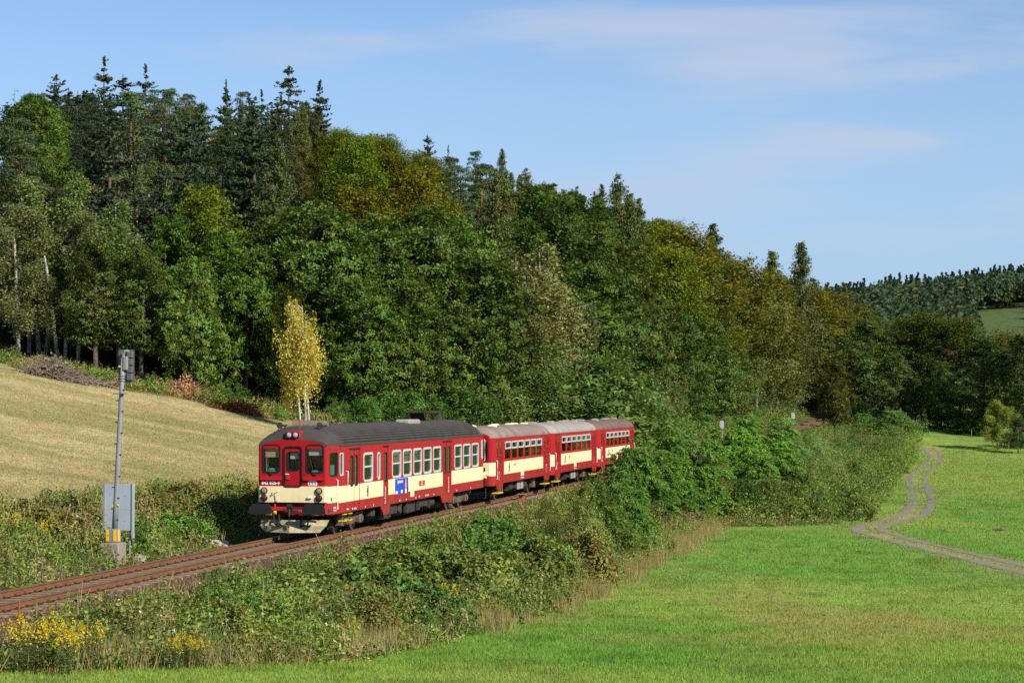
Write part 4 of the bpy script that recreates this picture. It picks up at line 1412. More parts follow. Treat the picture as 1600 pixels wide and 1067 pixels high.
def make_spruce(seed, H=17.0, R=3.1, droop=.35, airy=1.0, size=.24, cb=.08, levels=44, bare=0, per=5, tintup=0):
    rg = np.random.default_rng(seed)
    cr = Crown(); b = MB()
    b.tube([(0, 0, -.5), (0, 0, H * .5), (0, 0, H)], [.24, .15, .015], 8)
    for k in range(levels):
        t = (k + rg.uniform(-.8, .8)) / (levels - 1)
        t = min(1.0, max(0.0, t))
        z = H * (cb + (1 - cb - .01) * min(1, max(0, t + rg.normal() * .006)))
        L0 = (R * 1.12 * (1 - t) ** .74 + .12) * rg.uniform(.78, 1.15)
        for j in range(per):
            if rg.random() > airy and t < .93: continue
            a = rg.uniform(0, 2 * PI); L = L0 * rg.uniform(.5, 1.25); z = z + rg.normal() * .22
            m = max(8, int(22 * L / 1.6))
            q = rg.uniform(.08, 1, (m, 1)) if not bare else rg.uniform(.3, 1, (m, 1))
            dr = droop * (1 - .8 * t)
            zz = -dr * q * L + .16 * (q ** 2) * L * 1.6
            wv = .30 * (1.1 - q) * min(1, L) + .05
            sd = rg.uniform(-1, 1, (m, 1)) * wv
            P = np.concatenate([q * L * math.cos(a) - sd * math.sin(a), q * L * math.sin(a) + sd * math.cos(a), z + zz - np.abs(sd) * .35 - rg.uniform(0, .22, (m, 1)) * droop * 1.3], 1)
            Nn = rg.normal(size=(m, 3)) * .8 + np.array([.5 * math.cos(a), .5 * math.sin(a), .5])
            col = var(m, rg, .38, .08) * rg.uniform(.75, 1.2)
            if tintup: col = col * (1 + tintup * t * np.array([[1.2, .5, .1]]))
            cr.add(P, Nn, size * rg.uniform(.7, 1.35, m) * (1 - .35 * t), .5, col, rg)
            if L > .8 and j < 3: b.tube([(0, 0, z), (L * .85 * math.cos(a), L * .85 * math.sin(a), z - dr * L * .7)], [.03, .008], 3, cap=False)
    m = 14
    cr.add(np.stack([rg.normal(size=m) * .04, rg.normal(size=m) * .04, H * rg.uniform(.955, 1.0, m)], 1), rg.normal(size=(m, 3)), .10, .4, var(m, rg), rg)
    return mb_mesh(b, 'conifer_trunk', M_BARK), cr.mesh('conifer_crown', M_NEEDLE), H, R


def make_larch(seed, H=17.0, R=2.7):
    rg = np.random.default_rng(seed)
    cr = Crown(); b = MB()
    b.tube([(0, 0, -.5), (.05, .05, H * .5), (0, 0, H)], [.22, .13, .015], 8)
    for k in range(190):
        t = rg.uniform(.08, 1)
        z = H * t; L = (R * 1.25 * (1 - t) ** .72 + .15) * rg.uniform(.55, 1.15); a = rg.uniform(0, 2 * PI)
        m = int(14 + 36 * L)
        q = rg.uniform(.1, 1, (m, 1))
        up = .25 * q * L
        P = np.concatenate([q * L * math.cos(a), q * L * math.sin(a), z + up - rg.uniform(0, .8, (m, 1)) * min(1, L * .7)], 1) + rg.normal(size=(m, 3)) * .10
        cr.add(P, rg.normal(size=(m, 3)), .11 * rg.uniform(.7, 1.4, m), .5, var(m, rg, .35, .2) * rg.uniform(.8, 1.15), rg)
        if k % 3 == 0 and L > .5: b.tube([(0, 0, z), (L * .9 * math.cos(a), L * .9 * math.sin(a), z + .2 * L)], [.028, .007], 3, cap=False)
    return mb_mesh(b, 'larch_trunk', M_BARK), cr.mesh('larch_crown', M_NEEDLE), H, R


def make_pine(seed, H=16.0, R=3.0):
    rg = np.random.default_rng(seed)
    C = []; Rr = []
    for k in range(78):
        t = rg.uniform(.22, 1)
        env = R * (1.02 - t) ** .5 * 1.15
        a = rg.uniform(0, 2 * PI); q = rg.uniform(.35, 1)
        C.append((env * q * math.cos(a), env * q * math.sin(a), H * t * .965)); Rr.append(rg.uniform(.45, .85))
    C = np.array(C); cr = Crown()
    lobes(cr, C, Rr, 95, rg, .13, .6, .32, outc=np.array([0, 0, H * .5]), amt=.35)
    tp = [(0, 0, -.5), (.1, 0, H * .4), (-.1, .1, H * .7), (0, 0, H * .97)]
    return mb_mesh(limbs(tp, [.24, .18, .12, .03], C[::3], rg), 'pine_trunk', M_PINEB), cr.mesh('pine_crown', M_NEEDLE), H, R


def make_bare(seed, H=15.0):
    rg = np.random.default_rng(seed); b = MB(); cr = Crown()
    b.tube([(0, 0, -.5), (0, 0, H)], [.16, .02], 6)
    for k in range(46):
        z = H * rg.uniform(.3, .98); L = 1.8 * (1.05 - z / H) ** .7 + .15; a = rg.uniform(0, 6.28)
        b.tube([(0, 0, z), (L * math.cos(a), L * math.sin(a), z - .15 * L)], [.02, .006], 3, cap=False)
        m = 7; q = rg.uniform(.2, 1, (m, 1))
        cr.add(np.concatenate([q * L * math.cos(a), q * L * math.sin(a), z - .15 * L * q], 1) + rg.normal(size=(m, 3)) * .07, rg.normal(size=(m, 3)), .07, .5, var(m, rg), rg)
    return mb_mesh(b, 'dead_trunk', M_TWIG), cr.mesh('dead_crown', M_NEEDLE), H, 1.5


PROTO = {
    'oak': [make_oak(k) for k in (1, 2, 3, 4)] + [make_oak(5, cb=.03, n=820)],
    'aspen': [make_oak(k, H=14, R=2.9, cb=.24, n=520, size=.10, gap=.44) for k in (21, 22)],
    'beech': [make_beech(31), make_beech(32), make_beech(33, R=4.8)],
    'birch': [make_birch(41), make_birch(42), make_birch(43, R=3.1), make_birch(44, stems=3, R=1.7), make_birch(46, H=8.0, R=1.75, stems=3, weep=(1.0, 2.8), low=.42, size=.07, tr=.62)],
    'spruce': [make_spruce(51, R=4.3, per=6), make_spruce(52, R=4.6, droop=.45, per=6), make_spruce(53, R=4.2, airy=.8, droop=.3, per=6)],
    'hanging_spruce': [make_spruce(55, H=17, R=4.6, droop=.7, airy=.6, levels=40, per=6)],
    'fir': [make_spruce(57, R=5.4, droop=.12, levels=34, per=6, tintup=.25), make_spruce(58, R=5.0, droop=.15, levels=36, per=6)],
    'larch': [make_larch(61), make_larch(62), make_larch(63, R=3.3)],
    'pine': [make_pine(71), make_pine(72)],
    'dead_larch': [make_bare(81)],
}
# leaf colours by kind (albedo)
HUE = {
    'oak': (.100, .158, .026), 'aspen': (.145, .190, .044), 'beech': (.100, .136, .016), 'birch': (.150, .182, .054),
    'spruce': (.055, .080, .034), 'hanging_spruce': (.070, .084, .036), 'fir': (.045, .072, .036), 'larch': (.112, .140, .040), 'pine': (.080, .112, .045), 'dead_larch': (.16, .15, .12),
}
ADJ = {'oak': 'leafy green oak', 'aspen': 'slim green aspen', 'beech': 'gold-tipped beech', 'birch': 'olive birch', 'spruce': 'dark spruce', 'hanging_spruce': 'spruce with hanging branches', 'fir': 'broad dark fir', 'larch': 'feathery brown-green larch', 'pine': 'blue-green pine', 'dead_larch': 'bare dead larch'}
NAME = {'hanging_spruce': 'spruce_tree', 'dead_larch': 'dead_tree'}
TREES = []                                    # dicts, placed front to back later


def want(px, ytop, d, kind, wide=1.0, colour=None, label=None, hmin=3.0, keep=True, proto=None, name=None):
    for _ in range(40):                       # keep clear of the line
        u_now = float(su(np.array([(px - 800) / F * d]), np.array([d]))[1][0])
        if px > 1346 or not (-6.5 < u_now < 4): break
        d += 4
    x, y, z = at_px(px, d)
    H = CAMZ + (624 - ytop) * d / F - z
    if H < hmin: return
    TREES.append(dict(px=px, ytop=ytop, d=d, x=x, y=y, z=z, H=H, kind=kind, wide=wide, colour=colour, label=label, keep=keep, proto=proto, name=name))


# trees one can pick out, by photo column, height of the top, distance
G_ = (.20, .115, .014)
want(478, 470, 133, 'birch', .80, (.33, .275, .055), 'yellow birch with white stems at the wood edge behind the railcar', proto=4)
want(850, 385, 160, 'birch', 1.5, (.225, .220, .075), 'tall olive birch with forked white trunk behind the first trailers', proto=2)
want(802, 452, 156, 'birch', 1.6, (.155, .15, .05), 'smaller olive birch left of the tall forked birch', proto=0)
want(890, 470, 163, 'birch', 1.6, (.10, .115, .04), 'leafy olive birch right of the tall forked birch', proto=1)
want(1290, 498, 300, 'birch', 1.3, (.21, .18, .05), 'yellowing birch with white branches near the far track bend', proto=1)
want(1006, 395, 208, 'larch', 1.3, None, 'brown-green larch between oaks above the last trailer')
want(1032, 510, 196, 'larch', 1.2, None, 'lower larch in front of the oaks right of the last trailer')
want(1136, 455, 228, 'larch', 1.3, None, 'larch in the middle of the slope above the bushes')
want(1165, 505, 234, 'birch', 1.5, None, 'olive birch below the slope larch')
want(1232, 478, 262, 'larch', 1.3, None, 'larch left of the yellowing birch')
want(640, 330, 178, 'aspen', 1.2, None, 'slim green aspen rising between oaks above the railcar')
want(775, 330, 180, 'larch', 1.3, None, 'brown-green larch above the gap between railcar and trailer')
want(20, 135, 232, 'dead_larch', 1.0, None, 'bare dead larch on the skyline at the left end')
want(85, 115, 226, 'fir', 1.0, None, 'broad flat-topped fir on the skyline, leftmost of the big conifers', proto=0)
want(48, 150, 230, 'spruce', .9, None, 'short dark spruce on the skyline left of the flat-topped fir')
want(160, 92, 228, 'spruce', 1.0, None, 'tallest pointed spruce on the left skyline', proto=2)
want(190, 114, 220, 'fir', 1.25, None, 'widest dark fir on the skyline, right of the tallest pointed spruce', proto=1)
want(226, 104, 226, 'spruce', .95, None, 'pointed spruce right of the widest dark fir', proto=2)
want(300, 140, 222, 'beech', 1.1, None, 'green-gold beech on the skyline between the spruces', proto=0)
want(352, 128, 226, 'spruce', .55, None, 'very slim spruce spire on the skyline')
want(378, 136, 222, 'pine', .8, None, 'dark pine beside the very slim spruce spire')
want(408, 143, 224, 'spruce', .9, None, 'spreading dark spruce left of the spruce with hanging branches')
want(450, 104, 226, 'hanging_spruce', 1.15, None, 'tall skyline spruce with hanging branches')
want(498, 130, 214, 'spruce', 1.0, (.028, .05, .02), 'dark spruce with upturned branches right of the hanging spruce', proto=1)
want(340, 196, 196, 'beech', 1.05, (.095, .085, .012), 'copper-tipped beech high in the wood above the hay meadow', proto=2)
want(488, 228, 192, 'beech', .95, (.11, .088, .012), 'copper-gold beech with pale stems below the hanging spruce', proto=1)
want(595, 190, 205, 'beech', 1.35, (.075, .085, .012), 'big golden beech on the skyline above the railcar', proto=2)
want(545, 205, 210, 'pine', .8, None, 'pine half behind the big golden beech')
want(668, 207, 218, 'fir', .75, None, 'dark fir standing clear on the skyline right of the golden beech', proto=1)
want(700, 230, 226, 'spruce', .45, None, 'thin spruce tip right of the dark skyline fir')
want(742, 230, 224, 'pine', .9, None, 'blue-green pine on the skyline above the first trailer', proto=0)
want(785, 232, 232, 'larch', .9, None, 'thin larch with sparse top on the skyline above the trailers', proto=1)
want(822, 262, 236, 'larch', 1.1, None, 'brown-green larch sloping down the skyline')
want(880, 288, 246, 'beech', 1.0, None, 'gold-tipped beech on the skyline above the last trailers')
want(905, 300, 244, 'fir', .55, None, 'narrow dark fir on the skyline beside the tallest larch')
want(966, 272, 252, 'larch', 1.05, None, 'tallest larch on the right half of the skyline', proto=2)
want(940, 288, 256, 'larch', .9, None, 'larch just left of the tallest right-hand larch')
want(1000, 310, 258, 'larch', .9, None, 'larch just right of the tallest right-hand larch')
want(1050, 322, 268, 'beech', 1.3, (.080, .086, .012), 'large golden beech on the skyline right of the tallest larch', proto=2)
want(1085, 350, 275, 'beech', 1.1, (.075, .078, .012), 'golden beech down-slope of the large golden beech', proto=0)
want(1116, 350, 288, 'larch', 1.3, (.06, .085, .03), 'green larch poking up between two golden beeches')
want(1150, 378, 292, 'beech', 1.2, (.10, .078, .012), 'copper-gold beech right of the poking green larch')
want(1190, 392, 305, 'beech', 1.0, (.07, .078, .012), 'gold-tipped beech left of the pair of thin larches')
want(1208, 392, 312, 'larch', 1.2, None, 'left one of two thin larches on the right skyline')
want(1252, 378, 318, 'larch', 1.15, (.07, .085, .03), 'right one of two thin larches, standing clear of the skyline', proto=0)
want(1275, 428, 330, 'beech', 1.0, (.075, .08, .012), 'gold-tipped beech below the clear-standing thin larch')
want(1230, 412, 395, 'beech', 1.2, (.075, .085, .014), 'gold-green beech between the two thin larches')
want(1262, 430, 398, 'oak', 1.0, (.055, .09, .02), 'round green oak right of the clear-standing thin larch')
want(1296, 436, 400, 'beech', 1.2, (.08, .08, .014), 'gold-green beech at the low end of the skyline')
want(1340, 455, 420, 'beech', 1.2, (.06, .08, .014), 'last beech where the skyline meets the far hill')
want(1318, 442, 405, 'larch', 1.2, (.07, .09, .03), 'green larch at the right foot of the skyline')
want(1352, 496, 372, 'oak', 1.1, (.050, .100, .030), 'green oak beside the far track bend', proto=1)
want(1398, 545, 338, 'oak', .95, (.058, .105, .034), 'green oak standing right of the far track bend', proto=2)
want(1450, 464, 372, 'beech', 1.5, (.045, .066, .012), 'dark gold-green beech above the far meadow, left one', proto=2)
want(1415, 478, 380, 'beech', 1.3, (.045, .066, .012), 'dark beech behind the oak at the track bend', proto=0)
want(1500, 478, 366, 'beech', 1.4, (.045, .066, .012), 'dark gold-green beech above the far meadow, middle one', proto=1)
want(1575, 498, 362, 'beech', 1.4, (.062, .070, .014), 'gold-green beech at the right edge above the meadow', proto=2)
want(1535, 520, 325, 'oak', 1.25, (.046, .094, .030), 'large round green oak at the far edge of the meadow', proto=4)
want(1612, 515, 318, 'oak', 1.2, (.040, .084, .026), 'green oak cut by the right edge of the photo', proto=0)
want(1470, 560, 335, 'oak', .9, (.040, .084, .026), 'shaded oak behind the meadow crest', proto=3)
want(1430, 590, 335, 'oak', .8, (.040, .084, .026), 'low dark oak where the track enters the wood', proto=1)
want(1558, 625, 296, 'birch', 2.2, (.15, .17, .03), 'small yellow-topped tree at the far meadow edge', proto=2)
want(1590, 655, 290, 'birch', 2.0, (.06, .10, .03), 'small bushy tree at the meadow edge by the right border')
# front row of the wood, left to right
for px, yt, d, k, w, c in ((-10, 290, 150, 'birch', 1.5, None), (28, 320, 146, 'birch', 1.5, None), (62, 280, 150, 'birch', 1.5, None), (105, 335, 147, 'birch', 1.5, (.095, .11, .035)), (150, 360, 145, 'aspen', 1.1, None), (185, 315, 149, 'birch', 1.5, None), (220, 375, 145, 'aspen', 1.0, (.055, .10, .025)),
                           (262, 330, 150, 'oak', .85, None), (300, 395, 145, 'oak', .8, (.055, .108, .024)), (345, 350, 149, 'oak', .9, None), (385, 380, 148, 'oak', .85, (.040, .088, .018)), (425, 330, 152, 'oak', .9, None),
                           (452, 420, 146, 'beech', .7, (.05, .075, .012)), (520, 340, 152, 'oak', 1.0, None), (560, 430, 146, 'oak', 1.0, (.042, .090, .020)), (605, 350, 153, 'oak', 1.05, (.052, .105, .024)), (640, 430, 147, 'oak', .9, None), (668, 345, 154, 'oak', 1.0, (.055, .105, .03)), (705, 430, 150, 'oak', .95, (.045, .095, .022)), (738, 380, 156, 'oak', 1.0, (.05, .10, .028)),
                           (925, 480, 166, 'oak', 1.0, None), (905, 400, 176, 'oak', 1.1, (.048, .10, .024)), (965, 420, 178, 'oak', 1.0, (.055, .105, .028)), (1000, 560, 176, 'aspen', 1.2, (.05, .10, .03)), (985, 520, 172, 'oak', .9, None), (1040, 560, 190, 'aspen', 1.1, (.05, .105, .03)),
                           (1045, 470, 200, 'oak', 1.0, (.05, .10, .026)), (1100, 490, 212, 'oak', 1.05, (.048, .10, .026)), (1150, 540, 222, 'oak', .9, (.05, .10, .03)), (1075, 560, 200, 'aspen', 1.0, (.04, .09, .03)), (1180, 450, 240, 'birch', 1.8, None), (1215, 470, 250, 'birch', 1.8, (.095, .11, .035)), (1240, 560, 262, 'birch', 1.3, None), (1120, 590, 215, 'aspen', 1.1, (.06, .11, .03)), (1200, 590, 250, 'birch', 1.2, (.09, .12, .035)), (1275, 580, 280, 'aspen', 1.2, (.07, .12, .03)), (1305, 560, 312, 'oak', .8, (.06, .085, .02))):
    want(px, yt, d, k, w, c)

# the rest of the wood: jittered rows up the hill, kinds by what grows there in the photo
ANCH = [(30, 230, 'birch'), (110, 215, 'birch'), (60, 180, 'oak'), (120, 170, 'fir'), (20, 190, 'pine'), (190, 235, 'birch'), (200, 290, 'birch'), (30, 300, 'birch'), (110, 280, 'birch'), (150, 300, 'birch'), (215, 200, 'birch'), (265, 215, 'birch'), (250, 150, 'pine'), (300, 180, 'fir'), (270, 260, 'birch'), (230, 290, 'oak'), (330, 240, 'beech'), (390, 170, 'spruce'), (390, 240, 'beech'), (430, 200, 'larch'), (320, 300, 'oak'), (420, 290, 'oak'), (490, 250, 'beech'), (530, 230, 'beech'), (520, 290, 'oak'), (600, 240, 'beech'), (600, 300, 'oak'), (650, 250, 'beech'), (690, 270, 'pine'), (740, 270, 'pine'), (715, 300, 'oak'), (700, 320, 'oak'), (790, 280, 'larch'), (780, 320, 'oak'), (830, 310, 'oak'), (850, 340, 'oak'), (900, 330, 'oak'), (900, 360, 'oak'), (950, 330, 'larch'), (985, 380, 'larch'), (1000, 430, 'larch'), (1040, 360, 'beech'), (1020, 470, 'pine'), (1080, 400, 'beech'), (1060, 440, 'oak'), (1120, 400, 'beech'), (1110, 450, 'beech'), (1150, 430, 'larch'), (1170, 470, 'birch'), (1200, 420, 'larch'), (1230, 430, 'larch'), (1250, 470, 'beech'), (1290, 470, 'beech'), (1300, 500, 'beech'), (1330, 480, 'larch')]
SKY = np.array([(-80, 190), (0, 160), (40, 152), (110, 142), (200, 132), (280, 142), (330, 148), (420, 150), (470, 160), (530, 190), (600, 198), (660, 224), (700, 248), (760, 256), (830, 280), (880, 298), (930, 305), (980, 306), (1040, 330), (1090, 358), (1150, 388), (1200, 404), (1260, 424), (1310, 452), (1350, 478), (1400, 500), (1620, 520)], float)
rt = random.Random(77)
yy_ = 152.0
while yy_ < 345:
    step = 6.0 + (yy_ - 150) * .012
    xx_ = -.30 * yy_
    while xx_ < .20 * yy_:
        x = xx_ + rt.uniform(-.42, .42) * step; y = yy_ + rt.uniform(-.4, .4) * step
        px = 800 + F * x / y
        s_u = su(np.array([x]), np.array([y])); u_ = float(s_u[1][0])
        if -70 < px < 1345 and bool(is_wood(np.array([x]), np.array([y]))[0]) and u_ < -9.5:
            z = hz(x, y)
            nat = rt.uniform(12.5, 18) + max(0, (y - 170)) * .095
            ytop = 624 - (z + nat - CAMZ) * F / y
            lim = float(np.interp(px, SKY[:, 0], SKY[:, 1])) + rt.uniform(-10, 30)
            ytop = max(ytop, lim)
            k = min(ANCH, key=lambda a: ((a[0] - px) / 1.0) ** 2 + ((a[1] - ytop) / .8) ** 2 + rt.uniform(0, 1600))[2]
            want(px, ytop, y, k, rt.uniform(.85, 1.15), None, None, hmin=6.0, keep=False)
        xx_ += step
    yy_ += step * .9

# leave out trees the photograph would show nothing of
TREES.sort(key=lambda t: t['d'])
cov = np.zeros((267, 400), np.uint8)
gyy, gxx = np.mgrid[0:267, 0:400]
kept = []
for t in TREES:
    P = PROTO[t['kind']]
    i = t['proto'] if t['proto'] is not None else rt.randrange(len(P))
    t['P'] = P[i]
    sc = t['H'] / P[i][2]
    t['sc'] = sc
    lat = sc if sc > .62 else .62 * sc / max(sc, .45) if False else max(sc, .42)
    t['lat'] = lat * t['wide']
    Rr = P[i][3] * t['lat'] * F / t['d']
    yb = 624 + (CAMZ - t['z'] - .2 * t['H']) * F / t['d']
    cx_, cy_ = t['px'] / 4, (t['ytop'] + yb) / 8
    rx, ry = max(.6, Rr / 4 * .85), max(.6, (yb - t['ytop']) / 8)
    msk = ((gxx - cx_) / rx) ** 2 + ((gyy - cy_) / ry) ** 2 < 1
    tot = PI * rx * ry
    vis = (msk & (cov < 2)).sum()
    on = msk.sum()
    if t['keep'] or (on and vis / tot > .10 and vis > 9):
        kept.append(t)
        cov[((gxx - cx_) / (rx * .8)) ** 2 + ((gyy - cy_) / (ry * .8)) ** 2 < 1] += 1

ORD = ['first', 'second', 'third', 'fourth', 'fifth', 'sixth', 'seventh', 'eighth', 'ninth', 'tenth', 'eleventh', 'twelfth', 'thirteenth', 'fourteenth', 'fifteenth', 'sixteenth', 'seventeenth', 'eighteenth', 'nineteenth', 'twentieth']


def where(px):
    for lim, ph in ((120, 'left of the signal'), (270, 'above the signal'), (420, 'above the hay meadow'), (590, 'above the railcar front'), (760, 'above the railcar rear'), (880, 'above the first trailers'), (1000, 'above the last trailer'), (1130, 'above the track-side bushes'), (1250, 'right of the train'), (1400, 'by the far bend')):
        if px < lim: return ph
    return 'beyond the far meadow'


def tier(t):
    r = (t['d'] - 142) / 90 if t['px'] < 760 else (t['d'] - 160) / 150
    return 'front row' if r < .17 else 'lower rows' if r < .45 else 'upper rows' if r < .75 else 'top rows'


def give_labels(items, make, ordered):
    """items with the same phrase are told apart by their order from the left"""
    groups = {}
    for t in items: groups.setdefault(make(t), []).append(t)
    for ph, L in groups.items():
        L.sort(key=lambda t: t['px'])
        if len(L) == 1: L[0]['label'] = ph
        else:
            for i, t in enumerate(L):
                t['label'] = f"{ph}, {'leftmost' if i == 0 else 'rightmost' if i == len(L) - 1 else ORD[i] + ' from left'}"


give_labels([t for t in kept if not t['label']], lambda t: f"{ADJ[t['kind']]}, {tier(t)} of the wood {where(t['px'])}", None)

for t in kept:
    tm, cm, H0, R0 = t['P']
    k = t['kind']
    nm = NAME.get(k, k + '_tree')
    root = empty(nm, (t['x'], t['y'], t['z'] - .05), rt.uniform(0, 6.28), t['label'], 'tree', 'trees of the wood')
    root.scale = (t['lat'], t['lat'], t['sc'])
    if t['colour'] and k in ('oak', 'aspen'): t['colour'] = (t['colour'][0] * 1.3, t['colour'][1], t['colour'][2] * .8)
    link('trunk', tm, root)
    c = link('crown', cm, root)
    h = t['colour'] or tuple(v * rt.uniform(.86, 1.16) for v in HUE[k])
    f = rt.uniform(.74, 1.2) * ((1.7 if k in ('oak', 'aspen') else 1.4) if t['colour'] else 1)
    if k in ('oak', 'aspen') and t['d'] > 180: f *= .8
    if k == 'beech': h = (min(h[0], h[1] * .92), h[1], h[2])
    c.color = (h[0] * f, h[1] * f, h[2] * f, 1)
print('TREES', len(TREES), 'kept', len(kept))

# far wooded hills: individual crowns too far to tell apart, one mass
def far_crown(seed, conifer):
    rg = np.random.default_rng(seed)
    if conifer:
        m = 150; t = rg.uniform(0, 1, m) ** 1.3; a = rg.uniform(0, 6.28, m); r = .25 * (1 - t) * rg.uniform(.6, 1.05, m)
        P = np.stack([r * np.cos(a), r * np.sin(a), .03 + .97 * t], 1); Nn = np.stack([np.cos(a), np.sin(a), np.full(m, .6)], 1) + rg.normal(size=(m, 3)) * .3
        return P, Nn, .045
    m = 230
    C = np.stack([rg.uniform(-.28, .28, 12), rg.uniform(-.28, .28, 12), rg.uniform(.3, .8, 12)], 1)
    d = unit(rg.normal(size=(m, 3)) + np.array([0, 0, .3])); P = C[rg.integers(0, 12, m)] + d * .17
    return P, d + rg.normal(size=(m, 3)) * .4, .055


DCL = float(on_ground(1570, 490, 450, 1400)[1])
print('CLEARING', DCL)
rg = np.random.default_rng(9)
cr = Crown()
FAR = [far_crown(k, k % 2) for k in range(8)]
for k in range(1500):
    d = rg.uniform(600, 1240) if k % 3 else rg.uniform(1000, 1230); px = rg.uniform(1290, 1680)
    x = (px - 800) / F * d; z = hz(x, d)
    y_img = 624 + (CAMZ - z) * F / d
    if 1522 < px < 1660 and DCL - 26 < d < DCL + 24: continue      # the clearing
    if 1515 < px < 1660 and d < DCL and y_img - 17 * F / d < 506: continue
    con = (rg.random() < (.6 if d > 1020 else .12))
    P, Nn, sz = FAR[int(rg.integers(0, 4)) * 2 + (1 if con else 0)]
    H = rg.uniform(12, 18) * (1.1 if con else .95)
    a = rg.uniform(0, 6.28); ca, sa = math.cos(a), math.sin(a)
    Q = np.stack([P[:, 0] * ca - P[:, 1] * sa, P[:, 0] * sa + P[:, 1] * ca, P[:, 2]], 1) * H
    c0 = np.array([.032, .054, .040]) if con else np.array([.056, .088, .044]) * rg.uniform(.8, 1.3) + (np.array([.05, .02, 0]) if rg.random() < .12 else 0)
    cr.add(Q + np.array([x, d, z - .3]), Nn, sz * H, .7, c0 * rg.uniform(.75, 1.3, (len(Q), 1)), rg)
fw = link('distant_wood', cr.mesh('distant_wood', M_LEAF))
tag(fw, 'distant mixed wood covering the far hills', 'wood', kind='stuff')

# ------------------------------------------------------------------ bushes
def make_bush(seed, H=3.0, R=2.0, n=330, m=24, size=.062, asp=.6, up=0.0, gap=.36, shoots=46):
    rg = np.random.default_rng(seed)
    N0 = n * 2
    t = rg.uniform(0, 1, N0) ** .8; a = rg.uniform(0, 6.28, N0); p = rg.uniform(0, 6.28, 4)
    env = R * np.maximum(.2, np.cos(t * 1.3)) ** .75
    wob = 1 + .25 * np.sin(2 * a + p[0]) * np.sin(4 * t + p[1]) + .18 * np.sin(3 * a + p[2]) + .12 * np.sin(7 * a + 6 * t + p[3])
    q = 1 - .5 * rg.uniform(0, 1, N0) ** 1.5
    top = 1 + .22 * np.sin(2 * a + p[2]) + .12 * np.sin(5 * a + p[1])
    keep = (fbm(a * 1.7 + seed, t * 4 + seed * 2, 3) > gap) | (q < .6)
    t, a, env, wob, q, top = [v[keep][:n] for v in (t, a, env, wob, q, top)]
    r = env * q * wob
    C = np.stack([r * np.cos(a), r * np.sin(a), H * t * .88 * top], 1)
    cr = Crown(); clumps(cr, C, unit(C - np.array([0, 0, H * .15])), m, (.15, .15, .11), size, asp, rg)
    E = C[rg.integers(0, len(C), shoots)]; k = 14                     # stray shoots break the outline
    d = unit(np.stack([rg.normal(size=shoots) * .4, rg.normal(size=shoots) * .4, np.full(shoots, .9 + up)], 1))
    L = rg.uniform(.3, .85, (shoots, 1)) * H / 3
    qq = rg.uniform(0, 1, (shoots, k, 1))
    P = (E[:, None] + d[:, None] * qq * L[:, None] + rg.normal(size=(shoots, k, 3)) * .045).reshape(-1, 3)
    cr.add(P, rg.normal(size=(len(P), 3)) + np.array([0, 0, .5]), size * .9, asp, var(len(P), rg, .3) * 1.12, rg)
    b = MB()
    for k in range(14):
        e = C[rg.integers(0, len(C))]; b.tube([(rg.normal() * .12, rg.normal() * .12, -.3), (e[0] * .5, e[1] * .5, e[2] * .6), tuple(e)], [.03, .02, .007], 5)
    return mb_mesh(b, 'bush_stems', M_BARK), cr.mesh('bush_leaves', M_LEAF), H, R


def make_elder(seed, H=4.0, R=2.4):
    """arching shoots with rows of narrow leaflets"""
    rg = np.random.default_rng(seed); cr = Crown(); b = MB()
    p = rg.uniform(0, 6.28, 4)
    for k in range(170):
        a = rg.uniform(0, 6.28); t = rg.uniform(.05, 1) ** .8
        env = R * max(.15, math.cos(t * 1.25)) * (1 + .28 * math.sin(2 * a + p[0]) * math.sin(4 * t + p[1]) + .2 * math.sin(3 * a + p[2])); q = rg.uniform(.5, 1)
        c = np.array([env * q * math.cos(a), env * q * math.sin(a), H * t * .9 * (1 + .2 * math.sin(2 * a + p[3]))])
        tk = rg.uniform(.7, 1.3)
        for j in range(5):
            a2 = a + rg.normal() * .9; L = rg.uniform(.35, .8); m = 22
            q2 = np.repeat(np.linspace(.1, 1, m // 2), 2)[:, None]; sd = np.tile([-1., 1.], m // 2)[:, None] * .11 * (1.15 - q2)
            P = c + np.concatenate([q2 * L * math.cos(a2) - sd * math.sin(a2), q2 * L * math.sin(a2) + sd * math.cos(a2), q2 * L * rg.uniform(.2, .8) - q2 ** 2 * L * .7], 1) + rg.normal(size=(m, 3)) * .02
            cr.add(P, rg.normal(size=(m, 3)) * .5 + np.array([math.cos(a2) * .5, math.sin(a2) * .5, .8]), .08, .45, var(m, rg, .3) * tk * rg.uniform(.85, 1.15), rg)
        if k % 9 == 0: b.tube([(rg.normal() * .15, rg.normal() * .15, -.3), (c[0] * .45, c[1] * .45, c[2] * .65), tuple(c)], [.05, .03, .01], 5)
    return mb_mesh(b, 'elder_stems', M_BARK), cr.mesh('elder_leaves', M_LEAF), H, R


BUSH = {
    'bush': [make_bush(101), make_bush(102, R=2.3), make_bush(103, n=380)],
    'elder': [make_elder(111), make_elder(112), make_elder(113)],
    'sallow': [make_bush(121, H=3.4, R=1.7, size=.055, asp=.4, up=.8, shoots=90), make_bush(122, H=3.4, R=1.9, size=.055, asp=.4, up=.8, shoots=90)],
    'bramble': [make_bush(131, H=1.4, R=1.5, n=260, gap=.46), make_bush(132, H=1.3, R=1.3, n=220, gap=.46), make_bush(133, H=1.5, R=1.4, n=240, gap=.48, shoots=70)],
}
BHUE = {'bush': (.090, .140, .026), 'elder': (.085, .165, .022), 'sallow': (.130, .160, .055), 'bramble': (.100, .120, .028)}
BUSHES = []


def d_for_u(px, u):
    k = (px - 800) / F
    # (k d - RO.x) N.x + (d - RO.y) N.y = u
    return (u + RO.x * N.x + RO.y * N.y) / (k * N.x + N.y)


